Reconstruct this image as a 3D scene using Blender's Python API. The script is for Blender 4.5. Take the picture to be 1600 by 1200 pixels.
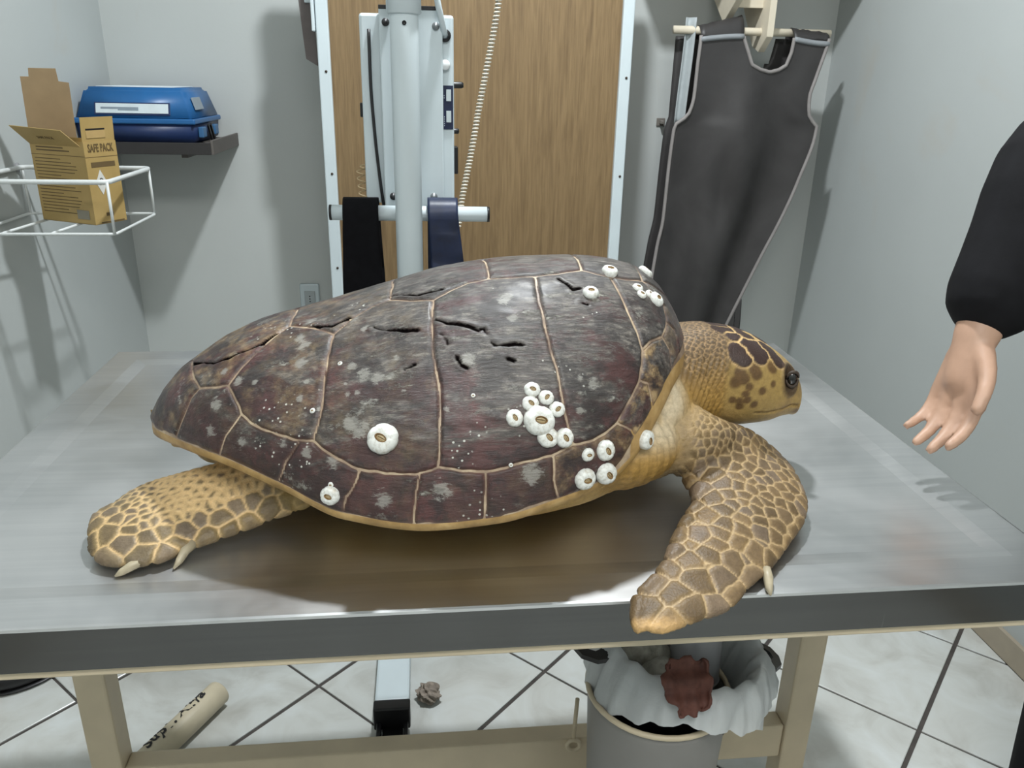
import bpy, bmesh, math, random, colorsys
import numpy as np
from mathutils import Vector, Matrix, Euler
from mathutils.kdtree import KDTree

# ------------------------------------------------------------------ scene, camera, light
scene = bpy.context.scene
for o in list(bpy.data.objects): bpy.data.objects.remove(o, do_unlink=True)
COL = scene.collection
scene.view_settings.view_transform = 'Standard'
scene.view_settings.look = 'None'
scene.view_settings.gamma = 1.0
scene.view_settings.use_curve_mapping = False
scene.view_settings.exposure = 0.14

cam_data = bpy.data.cameras.new('camera')
cam = bpy.data.objects.new('camera', cam_data); COL.objects.link(cam); scene.camera = cam
cam_data.sensor_width = 36.0; cam_data.sensor_fit = 'HORIZONTAL'
cam_data.lens = 1252.83/1600*36.0
cam_data.clip_start = .02
PITCH, ROLL, YAW = 0.36342629, 0.02129151, 0.11170253
fw = Vector((math.sin(YAW)*math.cos(PITCH), math.cos(YAW)*math.cos(PITCH), -math.sin(PITCH)))
rt = Vector((math.cos(YAW), -math.sin(YAW), 0)); up = rt.cross(fw)
r2 = math.cos(ROLL)*rt+math.sin(ROLL)*up; u2 = -math.sin(ROLL)*rt+math.cos(ROLL)*up
cam.matrix_world = Matrix(((r2.x,u2.x,-fw.x,0),(r2.y,u2.y,-fw.y,0),(r2.z,u2.z,-fw.z,1.4),(0,0,0,1)))

world = bpy.data.worlds.new('world'); scene.world = world; world.use_nodes = True
world.node_tree.nodes['Background'].inputs[0].default_value = (.6,.68,.75,1)
world.node_tree.nodes['Background'].inputs[1].default_value = .15

LAMP = (.25, 1.7, 2.86)
ld = bpy.data.lights.new('ceiling_lamp_light', 'AREA'); ld.shape = 'DISK'; ld.size = .13; ld.energy = 46
ld.color = (.93,.975,1.0)
lo = bpy.data.objects.new('ceiling_lamp_light', ld); COL.objects.link(lo); lo.location = LAMP
# added soft fill light, unseen behind the camera; no known fitting
ld2 = bpy.data.lights.new('added_fill_light', 'AREA'); ld2.shape = 'RECTANGLE'; ld2.size = 1.5; ld2.size_y = .7; ld2.energy = 34
ld2.color = (1.0,.985,.94)
lo2 = bpy.data.objects.new('added_fill_light', ld2); COL.objects.link(lo2); lo2.location = (.22,-.6,2.87)

R = random.Random(7)
rng = np.random.default_rng(5)

# ------------------------------------------------------------------ material helpers
def lin(h):
    if isinstance(h, str):
        h = h.lstrip('#'); c = [int(h[i:i+2],16)/255 for i in (0,2,4)]
    else: c = [v/255 for v in h]
    return tuple(v/12.92 if v <= .04045 else ((v+.055)/1.055)**2.4 for v in c)
def nlin(h): return np.array(lin(h))
class NT:
    def __init__(s, name):
        s.m = bpy.data.materials.new(name); s.m.use_nodes = True; s.t = s.m.node_tree; s.t.nodes.clear()
        s.out = s.n('ShaderNodeOutputMaterial'); s.b = s.n('ShaderNodeBsdfPrincipled'); s.l(s.b.outputs[0], s.out.inputs[0])
    def n(s, ty, **k):
        n = s.t.nodes.new(ty)
        for a, v in k.items(): setattr(n, a, v)
        return n
    def l(s, a, b): s.t.links.new(a, b)
    def coord(s, scale=(1,1,1), which='Object'):
        tc = s.n('ShaderNodeTexCoord'); mp = s.n('ShaderNodeMapping'); s.l(tc.outputs[which], mp.inputs[0]); mp.inputs['Scale'].default_value = scale
        return mp.outputs[0]
    def noise(s, co, scale, detail=4, rough=.55, dist=0):
        n = s.n('ShaderNodeTexNoise'); s.l(co, n.inputs['Vector']); n.inputs['Scale'].default_value = scale; n.inputs['Detail'].default_value = detail
        n.inputs['Roughness'].default_value = rough; n.inputs['Distortion'].default_value = dist
        return n.outputs[0]
    def vor(s, co, scale, feature='F1', out=0):
        n = s.n('ShaderNodeTexVoronoi', feature=feature); s.l(co, n.inputs['Vector']); n.inputs['Scale'].default_value = scale
        return n.outputs[out]
    def ramp(s, f, stops):
        n = s.n('ShaderNodeValToRGB'); s.l(f, n.inputs[0]); e = n.color_ramp.elements
        while len(e) < len(stops): e.new(.5)
        for el, (p, c) in zip(e, stops):
            el.position = p; el.color = (*(c if not isinstance(c,(int,float)) else (c,c,c)), 1)
        return n.outputs[0]
    def mix(s, f, a, b, mode='MIX'):
        n = s.n('ShaderNodeMix', data_type='RGBA', blend_type=mode)
        for i, v in ((0,f),(6,a),(7,b)):
            if hasattr(v, 'links'): s.l(v, n.inputs[i])
            elif i == 0: n.inputs[0].default_value = v
            else: n.inputs[i].default_value = (*v, 1)
        return n.outputs[2]
    def math(s, op, a, b=0.0):
        n = s.n('ShaderNodeMath', operation=op)
        for i, v in ((0,a),(1,b)):
            if hasattr(v, 'links'): s.l(v, n.inputs[i])
            else: n.inputs[i].default_value = v
        return n.outputs[0]
    def attr(s, name, out='Fac'):
        n = s.n('ShaderNodeAttribute', attribute_name=name); return n.outputs[out]
    def set(s, col=None, rough=None, metal=None, spec=None, **k):
        for nm, v in (('Base Color',col),('Roughness',rough),('Metallic',metal),('Specular IOR Level',spec)):
            if v is None: continue
            i = s.b.inputs[nm]
            if hasattr(v, 'links'): s.l(v, i)
            else: i.default_value = (*v,1) if nm == 'Base Color' else v
        for nm, v in k.items(): s.b.inputs[nm.replace('_',' ')].default_value = v
        return s
    def bump(s, h, strength=.3, dist=.002):
        n = s.n('ShaderNodeBump'); s.l(h, n.inputs['Height']); n.inputs['Strength'].default_value = strength; n.inputs['Distance'].default_value = dist
        s.l(n.outputs[0], s.b.inputs['Normal']); return s
def simple(name, col, rough=.5, metal=0, var=.06, scale=30, bump=0, spec=.5):
    t = NT(name); c = lin(col); co = t.coord()
    f = t.noise(co, scale, 4)
    a = tuple(v*(1-var) for v in c); b = tuple(min(1,v*(1+var)) for v in c)
    t.set(t.ramp(f, [(.3,a),(.7,b)]), rough, metal, spec)
    if bump: t.bump(t.noise(co, scale*4, 3), bump, .001)
    return t.m

# ------------------------------------------------------------------ mesh helpers
def tag(o, label=None, cat=None, group=None, kind=None):
    for k, v in (('label',label),('category',cat),('group',group),('kind',kind)):
        if v: o[k] = v
    return o
def empty(name, loc=(0,0,0), rz=0, **k):
    o = bpy.data.objects.new(name, None); COL.objects.link(o); o.location = loc; o.rotation_euler = (0,0,rz); o.empty_display_size = .05
    return tag(o, **k)
def mobj(name, me, mat=None, parent=None, smooth=False, loc=None, rot=None):
    o = bpy.data.objects.new(name, me); COL.objects.link(o)
    if parent: o.parent = parent
    if mat:
        me.materials.clear(); me.materials.append(mat)
    if smooth: me.polygons.foreach_set('use_smooth', [True]*len(me.polygons))
    if loc is not None: o.location = loc
    if rot is not None: o.rotation_euler = rot
    return o
def pyobj(name, V, F, mat=None, parent=None, smooth=True, **k):
    me = bpy.data.meshes.new(name); me.from_pydata([tuple(map(float,v)) for v in V], [], [tuple(map(int,f)) for f in F]); me.update()
    return mobj(name, me, mat, parent, smooth, **k)
def bm_obj(name, bm, mat=None, parent=None, smooth=False, **k):
    bmesh.ops.recalc_face_normals(bm, faces=bm.faces)
    me = bpy.data.meshes.new(name); bm.to_mesh(me); bm.free()
    return mobj(name, me, mat, parent, smooth, **k)
def add_box(bm, lo, hi, bevel=0, M=None, seg=2):
    r = bmesh.ops.create_cube(bm, size=1); vs = r['verts']
    for v in vs: v.co = Vector([lo[i]+(v.co[i]+.5)*(hi[i]-lo[i]) for i in range(3)])
    if bevel:
        es = list({e for v in vs for e in v.link_edges})
        rr = bmesh.ops.bevel(bm, geom=es, offset=bevel, segments=seg, affect='EDGES', profile=.5)
        vs = list({v for f in rr['faces'] for v in f.verts}|{v for v in vs if v.is_valid})
    if M is not None:
        for v in vs: v.co = M @ v.co
    return vs
def box(name, lo, hi, mat, parent=None, bevel=.002, M=None, smooth=False, **k):
    bm = bmesh.new(); add_box(bm, lo, hi, bevel, M); return bm_obj(name, bm, mat, parent, smooth, **k)
def tube_vf(path, radii, n=12, closed=False, cap=True, flat=None):
    P = [Vector(p) for p in path]; m = len(P)
    if not hasattr(radii,'__len__'): radii = [radii]*m
    V, F = [], []
    T = []
    for i in range(m):
        if closed: d = P[(i+1)%m]-P[(i-1)%m]
        else: d = P[min(i+1,m-1)]-P[max(i-1,0)]
        T.append(d.normalized())
    nrm = T[0].orthogonal().normalized()
    if flat is not None:
        nrm = (Vector(flat)-T[0]*T[0].dot(Vector(flat))).normalized()
    for i in range(m):
        nrm = (nrm-T[i]*nrm.dot(T[i])).normalized(); b = T[i].cross(nrm)
        for k in range(n):
            a = 2*math.pi*k/n; V.append(P[i]+(nrm*math.cos(a)+b*math.sin(a))*radii[i])
    for i in range(m if closed else m-1):
        for k in range(n):
            F.append((i*n+k, i*n+(k+1)%n, ((i+1)%m)*n+(k+1)%n, ((i+1)%m)*n+k))
    if cap and not closed:
        F.append(tuple(range(n))[::-1]); F.append(tuple((m-1)*n+k for k in range(n)))
    return V, F
def tube(name, path, r, mat, parent=None, n=12, closed=False, **k):
    V, F = tube_vf(path, r, n, closed); bm = bmesh.new(); vs = [bm.verts.new(v) for v in V]
    for f in F:
        try: bm.faces.new([vs[i] for i in f])
        except ValueError: pass
    return bm_obj(name, bm, mat, parent, True, **k)
def add_tube(bm, path, r, n=8, closed=False):
    V, F = tube_vf(path, r, n, closed); vs = [bm.verts.new(v) for v in V]
    for f in F: bm.faces.new([vs[i] for i in f])
def lathe_vf(prof, n=32):
    V, F = [], []
    for r, z in prof:
        for k in range(n):
            a = 2*math.pi*k/n; V.append((r*math.cos(a), r*math.sin(a), z))
    m = len(prof)
    for i in range(m-1):
        for k in range(n): F.append((i*n+k, i*n+(k+1)%n, (i+1)*n+(k+1)%n, (i+1)*n+k))
    return V, F
def lathe(name, prof, mat, parent=None, n=32, caps=True, **k):
    V, F = lathe_vf(prof, n)
    if caps:
        F.append(tuple(range(n))[::-1]); F.append(tuple((len(prof)-1)*n+j for j in range(n)))
    return pyobj(name, V, F, mat, parent, True, **k)
def prism(name, poly, axis, a, b, mat, parent=None, bevel=0):
    """poly: 2-D outline; axis: extruded axis; a,b limits"""
    bm = bmesh.new(); o = {'x':(1,2,0),'y':(0,2,1),'z':(0,1,2)}[axis]
    def mk(v): 
        r_ = []
        for p in poly:
            c = [0,0,0]; c[o[0]] = p[0]; c[o[1]] = p[1]; c[o[2]] = v; r_.append(bm.verts.new(c))
        return r_
    A, B = mk(a), mk(b); bm.faces.new(A); bm.faces.new(B[::-1])
    for i in range(len(poly)):
        j = (i+1)%len(poly); bm.faces.new((A[i],B[i],B[j],A[j]))
    if bevel: bmesh.ops.bevel(bm, geom=bm.edges[:], offset=bevel, segments=2, affect='EDGES')
    return bm_obj(name, bm, mat, parent, False)
def smoothpath(P, n=8):
    P = np.array(P, float); t = np.r_[0, np.cumsum(np.linalg.norm(np.diff(P,axis=0),axis=1))]
    T = np.linspace(0, t[-1], n); return np.stack([herm(np.stack([t,P[:,k]],1), T) for k in range(3)],1)
def text_obj(name, body, size, mat, parent, M, extrude=.0003, bold=0, squash=1.0):
    cu = bpy.data.curves.new(name, 'FONT'); cu.body = body; cu.size = size; cu.extrude = extrude; cu.offset = bold; cu.align_x = 'CENTER'; cu.align_y = 'CENTER'
    cu.resolution_u = 2
    t = bpy.data.objects.new('tmp', cu); COL.objects.link(t)
    dg = bpy.context.evaluated_depsgraph_get(); me = bpy.data.meshes.new_from_object(t.evaluated_get(dg)); bpy.data.objects.remove(t)
    me.transform(Matrix.Diagonal((squash,1,1,1))); me.transform(M)
    return mobj(name, me, mat, parent)

# ---------- turtle geometry tables (turtle-local metres: x forward, y to its left, z above the table)
XT,XF=-.345,.327
W=np.array([(-.345,0),(-.335,.03),(-.31,.062),(-.24,.130),(-.16,.180),(-.09,.217),(0,.236),(.07,.235),(.137,.220),(.19,.200),(.23,.172),(.265,.135),(.29,.10),(.31,.068),(.323,.03),(.327,0)])
ZR=np.array([(-.345,.095),(-.24,.104),(-.16,.09),(-.09,.071),(0,.065),(.07,.070),(.14,.082),(.19,.092),(.23,.112),(.265,.145),(.29,.168),(.31,.18),(.327,.185)])
ZC=np.array([(-.345,.095),(-.335,.113),(-.32,.136),(-.29,.166),(-.21,.212),(-.13,.234),(-.05,.258),(.03,.280),(.11,.291),(.19,.294),(.25,.286),(.285,.264),(.305,.236),(.32,.205),(.327,.185)])
def herm(T,x):
    T=np.asarray(T,float); X,Y=T[:,0],T[:,1]
    d=np.diff(Y)/np.diff(X); m=np.zeros(len(X)); m[0]=d[0];m[-1]=d[-1]
    for i in range(1,len(X)-1):
        a,b=d[i-1],d[i]; m[i]=0 if a*b<=0 else 2*a*b/(a+b)
    i=np.clip(np.searchsorted(X,x)-1,0,len(X)-2); h=X[i+1]-X[i]; t=(x-X[i])/h
    return (2*t**3-3*t**2+1)*Y[i]+(t**3-2*t**2+t)*h*m[i]+(-2*t**3+3*t**2)*Y[i+1]+(t**3-t**2)*h*m[i+1]
def shell(u,v):
    x=XT+(XF-XT)*(1-np.cos(np.pi*u))/2
    w=herm(W,x); zr=herm(ZR,x); zc=herm(ZC,x); a=v*np.pi/2
    return np.stack([x,w*np.sin(a),zr+(zc-zr)*np.abs(np.cos(a))**1.15],-1)
def grid_ring(sections,nr):
    """sections: (n,nr,3) rings -> closed loft"""
    n=len(sections); P=np.concatenate([sections.reshape(-1,3),[sections[0].mean(0)],[sections[-1].mean(0)]])
    F=[]
    for i in range(n-1):
        for j in range(nr):
            k=(j+1)%nr; F.append((i*nr+j,i*nr+k,(i+1)*nr+k,(i+1)*nr+j))
    for j in range(nr):
        k=(j+1)%nr; F.append((n*nr,k,j)); F.append((n*nr+1,(n-1)*nr+j,(n-1)*nr+k))
    return P,F
def resample(S,n):
    S=np.asarray(S,float); L=np.r_[0,np.cumsum(np.maximum(1e-6,np.linalg.norm(np.diff(S[:,:3],axis=0),axis=1)))]
    t=np.linspace(0,L[-1],n)
    return np.stack([herm(np.stack([L,S[:,k]],1),t) for k in range(S.shape[1])],1)
# x, yc, ztop, zbottom, halfwidth
HEAD=[(.14,.0,.185,.05,.09),(.28,.01,.196,.045,.088),(.335,.018,.2005,.05,.076),(.36,.022,.2015,.056,.068),(.384,.025,.198,.063,.067),(.41,.025,.193,.0635,.069),(.435,.025,.184,.065,.066),(.458,.025,.171,.067,.058),(.478,.025,.157,.072,.048),(.492,.025,.144,.073,.039),(.502,.025,.128,.071,.030),(.509,.025,.114,.080,.017)]
def head_pts(S,a):
    """S (n,5), a angle array -> (n,len(a),3)"""
    x,yc,zt,zb,hw=[S[:,k][:,None] for k in range(5)]
    zc=zb+(zt-zb)*.52; c,s=np.cos(a)[None],np.sin(a)[None]
    y=yc+hw*np.sign(c)*np.abs(c)**.85
    z=zc+np.where(s>0,zt-zc,zc-zb)*np.sign(s)*np.abs(s)**.9
    return np.stack([x+0*y,y,z],-1)
# leading edge xyz, trailing edge xyz, half thickness
FF=[((.25,.0,.125),(.22,-.09,.05),.04),((.30,-.02,.125),(.262,-.11,.045),.040),((.356,-.062,.105),(.30,-.105,.05),.034),((.41,-.04,.075),(.316,-.112,.045),.026),((.452,-.036,.045),(.316,-.138,.04),.019),((.471,-.075,.028),(.309,-.163,.036),.015),((.463,-.13,.021),(.291,-.187,.033),.012),((.443,-.171,.016),(.263,-.231,.028),.010),((.408,-.212,.013),(.247,-.26,.024),.008),((.366,-.257,.010),(.222,-.288,.018),.007),((.329,-.289,.009),(.204,-.303,.012),.0055),((.292,-.324,.008),(.198,-.323,.009),.005),((.256,-.336,.006),(.196,-.332,.006),.0045),((.221,-.348,.004),(.199,-.342,.004),.003)]
RF=[((-.10,-.03,.09),(-.08,-.10,.05),.03),((-.183,-.04,.07),(-.137,-.125,.036),.022),((-.251,-.055,.055),(-.172,-.129,.024),.015),((-.294,-.057,.045),(-.221,-.15,.015),.011),((-.331,-.062,.037),(-.263,-.171,.010),.009),((-.353,-.074,.032),(-.296,-.195,.008),.0075),((-.371,-.097,.025),(-.321,-.198,.008),.0065),((-.386,-.11,.020),(-.35,-.19,.007),.005),((-.384,-.131,.015),(-.371,-.166,.008),.003)]
def flip_pts(S,nr,n):
    A=np.array([list(a)+list(b)+[t] for a,b,t in S]); A=resample(A,n)
    L,T,h=A[:,:3],A[:,3:6],A[:,6]
    th=np.linspace(0,2*np.pi,nr,endpoint=False)
    c=(1-np.cos(th))/2
    D=T-L; sp=np.gradient((L+T)/2,axis=0); N=np.cross(sp,D); N/=np.linalg.norm(N,axis=1)[:,None]+1e-9
    N*=np.sign(N[:,2:3])
    s=np.sin(th); off=np.sign(s)*np.abs(s)**.8
    w=np.linalg.norm(D,axis=1)
    P=L[:,None]+D[:,None]*c[None,:,None]+N[:,None]*(off[None,:]*h[:,None])[...,None]
    P[...,2]+=(np.sin(np.pi*c)[None,:]*np.minimum(.012,w*.06)[:,None])
    return P


# ------------------------------------------------------------------ materials of the room
def wall_mat(name, col, stain=.0):
    t = NT(name); co = t.coord(); c = lin(col)
    f = t.noise(co, 1.6, 3, .5); base = t.ramp(f, [(.3,tuple(v*.93 for v in c)),(.7,c)])
    if stain:
        g = t.ramp(t.noise(co, 2.3, 4, .6, .6), [(.62,0),(.78,1)]); base = t.mix(t.math('MULTIPLY', g, stain), base, lin('#b8a892'))
    t.set(base, .55, 0, .35); t.bump(t.noise(co, 60, 3), .12, .002); return t.m
M_wall = wall_mat('painted_wall', '#c2c6c4', .35)
M_wall_side = wall_mat('painted_side_wall', '#b9bebd', .25)
M_ceil = simple('ceiling_paint', '#d8dcdc', .8, var=.03, scale=4)
M_steel = NT('brushed_steel')
def mk_steel(t, rough=.3, col=.50, streak=(2,90,90)):
    co = t.coord(streak); big = t.coord()
    s1 = t.noise(co, 1.0, 5, .7); s2 = t.noise(big, 3.0, 4, .6, .5)
    a, b = (col*.86,col*.87,col*.88), (col*1.08,col*1.08,col*1.07)
    c = t.mix(.5, t.ramp(s1,[(.3,a),(.7,b)]), t.ramp(s2,[(.3,a),(.7,b)]))
    sc = t.vor(t.coord((70,22,1)), 1.0, 'F1', 0); sc = t.ramp(sc,[(.0,1),(.035,0)])
    c = t.mix(t.math('MULTIPLY',sc,.25), c, (.8,.8,.8))
    r_ = t.n('ShaderNodeMapRange'); t.l(s2, r_.inputs[0]); r_.inputs[1].default_value=.3; r_.inputs[2].default_value=.7; r_.inputs[3].default_value=rough*.8; r_.inputs[4].default_value=rough*1.25
    t.set(c, r_.outputs[0], 1.0); t.bump(s1, .05, .0006); return t.m
M_steel = mk_steel(M_steel, .38, .60)
M_band = mk_steel(NT('edge_steel_dark_reflection'), .18, .13, (2,2,120))  # same steel, with a dark reflection put into its colour
M_cream_metal = simple('cream_painted_steel', '#c4b69c', .42, var=.09, scale=9, bump=.05)
M_white_paint = simple('white_painted_metal', '#c9d4d8', .35, var=.03, scale=8)
M_grout = simple('dark_grout', '#4a4542', .9, var=.2, scale=30)
t = NT('marbled_ceramic_tile'); co = t.coord(); rn = t.n('ShaderNodeObjectInfo').outputs['Random']
f = t.noise(co, 5.5, 5, .55, 1.2)
c1 = t.ramp(f, [(.28,lin('#b3b2ac')),(.5,lin('#c9cbc7')),(.72,lin('#d3d7d6'))])
t.set(t.mix(t.math('MULTIPLY',rn,.12), c1, lin('#a8a7a0')), .22, 0, .5); M_tile = t.m
t = NT('oak_laminate'); co = t.coord((9,9,.55)); w = t.noise(co, 5, 5, .6, 1.5); fine = t.noise(t.coord((90,90,3)), 3, 3, .6)
c1 = t.ramp(w, [(.3,lin('#6d573b')),(.5,lin('#806848')),(.7,lin('#8c7452'))]); t.set(t.mix(.35, c1, t.ramp(fine,[(.35,lin('#5e4b32')),(.65,lin('#8e7756'))])), .42); M_wood = t.m
M_pale_wood = simple('cream_painted_wood', '#d6ccb8', .5, var=.06, scale=12)
M_black = simple('black_plastic', '#141416', .4, var=.1)
M_blackcloth = simple('black_cloth', '#0d0d10', .9, var=.25, scale=60, bump=.3, spec=.15)

# ------------------------------------------------------------------ room shell
XL, XR, YB, YF, ZC_ = -1.06, 1.5, 3.05, -1.5, 2.95
def struct(name, lo, hi, mat):
    o = box(name, lo, hi, mat, None, 0); o['kind'] = 'structure'; return o
struct('wall_back', (XL-.1,YB,0), (XR+.1,YB+.1,ZC_), M_wall)
struct('wall_left', (XL-.1,YF,0), (XL,YB,ZC_), M_wall_side)
struct('wall_right', (XR,YF,0), (XR+.1,YB,ZC_), M_wall_side)
struct('wall_front', (XL-.1,YF-.1,0), (XR+.1,YF,ZC_), M_wall_side)
struct('ceiling', (XL-.1,YF-.1,ZC_), (XR+.1,YB+.1,ZC_+.08), M_ceil)
struct('baseboard_right', (XR-.012,YF,.0), (XR,YB,.07), simple('baseboard_tile','#a79c8a',.5,var=.15,scale=6))
struct('baseboard_back', (XL,YB-.012,.0), (XR-.012,YB,.07), simple('baseboard_tile_b','#a79c8a',.5,var=.15,scale=6))
struct('baseboard_left', (XL,YF,.0), (XL+.012,YB-.012,.07), simple('baseboard_tile_l','#a79c8a',.5,var=.15,scale=6))
floor = struct('floor', (XL-.1,YF-.1,-.1), (XR+.1,YB+.1,-.004), M_grout)
# diagonal ceramic tiles, one object each
S_, AN = .396, .79752; e1 = np.array([math.cos(AN),math.sin(AN)]); e2 = np.array([-math.sin(AN),math.cos(AN)]); O_ = np.array([-.2801,1.6129])
def clip(poly, ax, lim, sgn):
    out = []
    for i in range(len(poly)):
        a, b = poly[i], poly[(i+1)%len(poly)]; da, db = sgn*(lim-a[ax]), sgn*(lim-b[ax])
        if da >= 0: out.append(a)
        if (da >= 0) != (db >= 0): out.append(a+(b-a)*da/(da-db))
    return out
full_me = None
for i in range(-12,13):
    for j in range(-12,13):
        g1, g2 = .0032, .0052
        qs = [O_+e1*(S_*(i+a)+sa*g1)+e2*(S_*(j+b)+sb*g2) for a,b,sa,sb in ((0,0,1,1),(1,0,-1,1),(1,1,-1,-1),(0,1,1,-1))]
        P = clip(clip(clip(clip(qs,0,XL+.013,-1),0,XR-.013,1),1,YF,-1),1,YB-.013,1)
        if len(P) < 3: continue
        ctr = sum(P)/len(P)
        area = abs(sum(P[k][0]*P[(k+1)%len(P)][1]-P[(k+1)%len(P)][0]*P[k][1] for k in range(len(P))))/2
        if area < .003: continue
        bm = bmesh.new(); c0 = ctr
        def ring(ins, z): return [bm.verts.new((p[0]-(p[0]-c0[0])*ins/max(.05,np.linalg.norm(p-c0)), p[1]-(p[1]-c0[1])*ins/max(.05,np.linalg.norm(p-c0)), z)) for p in P]
        A, B, C_ = ring(0,-.004), ring(0,-.0012), ring(.0025,0)
        bm.faces.new(C_)
        for X1, X2 in ((A,B),(B,C_)):
            for k in range(len(P)): bm.faces.new((X1[k],X1[(k+1)%len(P)],X2[(k+1)%len(P)],X2[k]))
        bm_obj('floor_tile', bm, M_tile, floor)

# round ceiling lamp, and an unseen panel added around the fill light
pn = empty('added_fill_panel', (.22,-.6,ZC_), label='wide white ceiling panel lamp behind the photographer', cat='lamp')
box('fill_panel_housing', (-.78,-.38,-.06), (.78,.38,0), M_white_paint, pn, .005)
for (x, y, lb) in ((LAMP[0],LAMP[1],'round white ceiling lamp above the steel table'),):
    L0 = empty('ceiling_lamp', (x,y,ZC_), label=lb, cat='lamp')
    lathe('lamp_base', [(.02,0),(.16,0),(.165,-.02),(.15,-.045),(.02,-.045)], M_white_paint, L0)
    t = NT('lamp_diffuser'); t.set((.9,.9,.9), .5); t.b.inputs['Emission Color'].default_value = (.93,.97,1,1); t.b.inputs['Emission Strength'].default_value = 4
    box('diffuser', (-.75,-.35,-.066), (.75,.35,-.061), t.m, pn, .001)  # glowing face of the added fill panel
    lathe('diffuser', [(.01,-.046),(.135,-.046),(.135,-.052),(.10,-.066),(.01,-.07)], t.m, L0)

# ------------------------------------------------------------------ steel examination table
TX0, TX1, TY0, TY1, TZ = -.5862, .7148, .6751, 1.5194, .90
table = empty('examination_table', (.064,1.1,0), label='stainless steel examination table with cream painted legs under the turtle', cat='table')
LT = Vector((.064,1.1,0))
def tl(p): return tuple(Vector(p)-LT)
def top_mesh():
    rings = [(0,-.0035),(.0012,-.001),(.004,.0),(.050,.0002),(.058,-.0006),(.074,-.0024)]
    V, F = [], []
    def ring(i, z): return [(TX0+i,TY0+i,TZ+z),(TX1-i,TY0+i,TZ+z),(TX1-i,TY1-i,TZ+z),(TX0+i,TY1-i,TZ+z)]
    for i, z in rings: V += ring(i, z)
    for k in range(len(rings)-1):
        for j in range(4): F.append((k*4+j, k*4+(j+1)%4, (k+1)*4+(j+1)%4, (k+1)*4+j))
    # centre with very slight cross-folded fall
    n = (len(rings)-1)*4; V.append(((TX0+TX1)/2,(TY0+TY1)/2,TZ-.0045)); c = len(V)-1
    for j in range(4): F.append((n+j, n+(j+1)%4, c))
    return [tl(v) for v in V], F
V, F = top_mesh(); pyobj('table_top', V, F, M_steel, table, False)
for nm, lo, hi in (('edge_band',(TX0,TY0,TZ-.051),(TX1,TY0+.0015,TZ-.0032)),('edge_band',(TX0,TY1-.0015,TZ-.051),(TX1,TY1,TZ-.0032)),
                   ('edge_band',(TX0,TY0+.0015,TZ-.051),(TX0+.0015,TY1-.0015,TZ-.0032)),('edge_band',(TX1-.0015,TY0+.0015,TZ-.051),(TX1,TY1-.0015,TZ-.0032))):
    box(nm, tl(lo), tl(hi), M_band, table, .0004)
bm = bmesh.new()
for lo, hi in (((TX0+.004,TY0+.004,TZ-.062),(TX1-.004,TY0+.04,TZ-.02)),((TX0+.004,TY1-.04,TZ-.062),(TX1-.004,TY1-.004,TZ-.02)),((TX0+.004,TY0+.04,TZ-.062),(TX0+.04,TY1-.04,TZ-.02)),((TX1-.04,TY0+.04,TZ-.062),(TX1-.004,TY1-.04,TZ-.02))):
    add_box(bm, tl(lo), tl(hi), .002)
bm_obj('top_frame', bm, M_cream_metal, table)
LGX = (-.575, .699)
for x in LGX:
    box('leg', tl((x-.026,1.144,.05)), tl((x+.026,1.196,TZ-.06)), M_cream_metal, table, .004)
    box('foot_runner', tl((x-.026,.80,.012)), tl((x+.026,1.22,.05)), M_cream_metal, table, .004)
    for y in (.83,1.19): lathe('foot_cap', [(.034,.0),(.034,.012),(.02,.014),(.005,.014)], M_black, table, 16, loc=tl((x,y,0)))
box('rail', tl((LGX[0]+.026,1.15,.165)), tl((LGX[1]-.026,1.19,.243)), M_cream_metal, table, .004)
for x in LGX: box('rail', tl((x-.02,TY0+.04,TZ-.09)), tl((x+.02,TY1-.04,TZ-.06)), M_cream_metal, table, .003)
bm = bmesh.new(); add_tube(bm, [tl((.262,1.148,.34)),tl((.258,1.145,.245))], .004); add_tube(bm, [tl((.258+.012*math.cos(a_),1.142,.237+.012*math.sin(a_))) for a_ in np.linspace(0,6.28,12,endpoint=False)], .004, closed=True)
bm_obj('wire_hook', bm, M_cream_metal, table, True)

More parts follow.
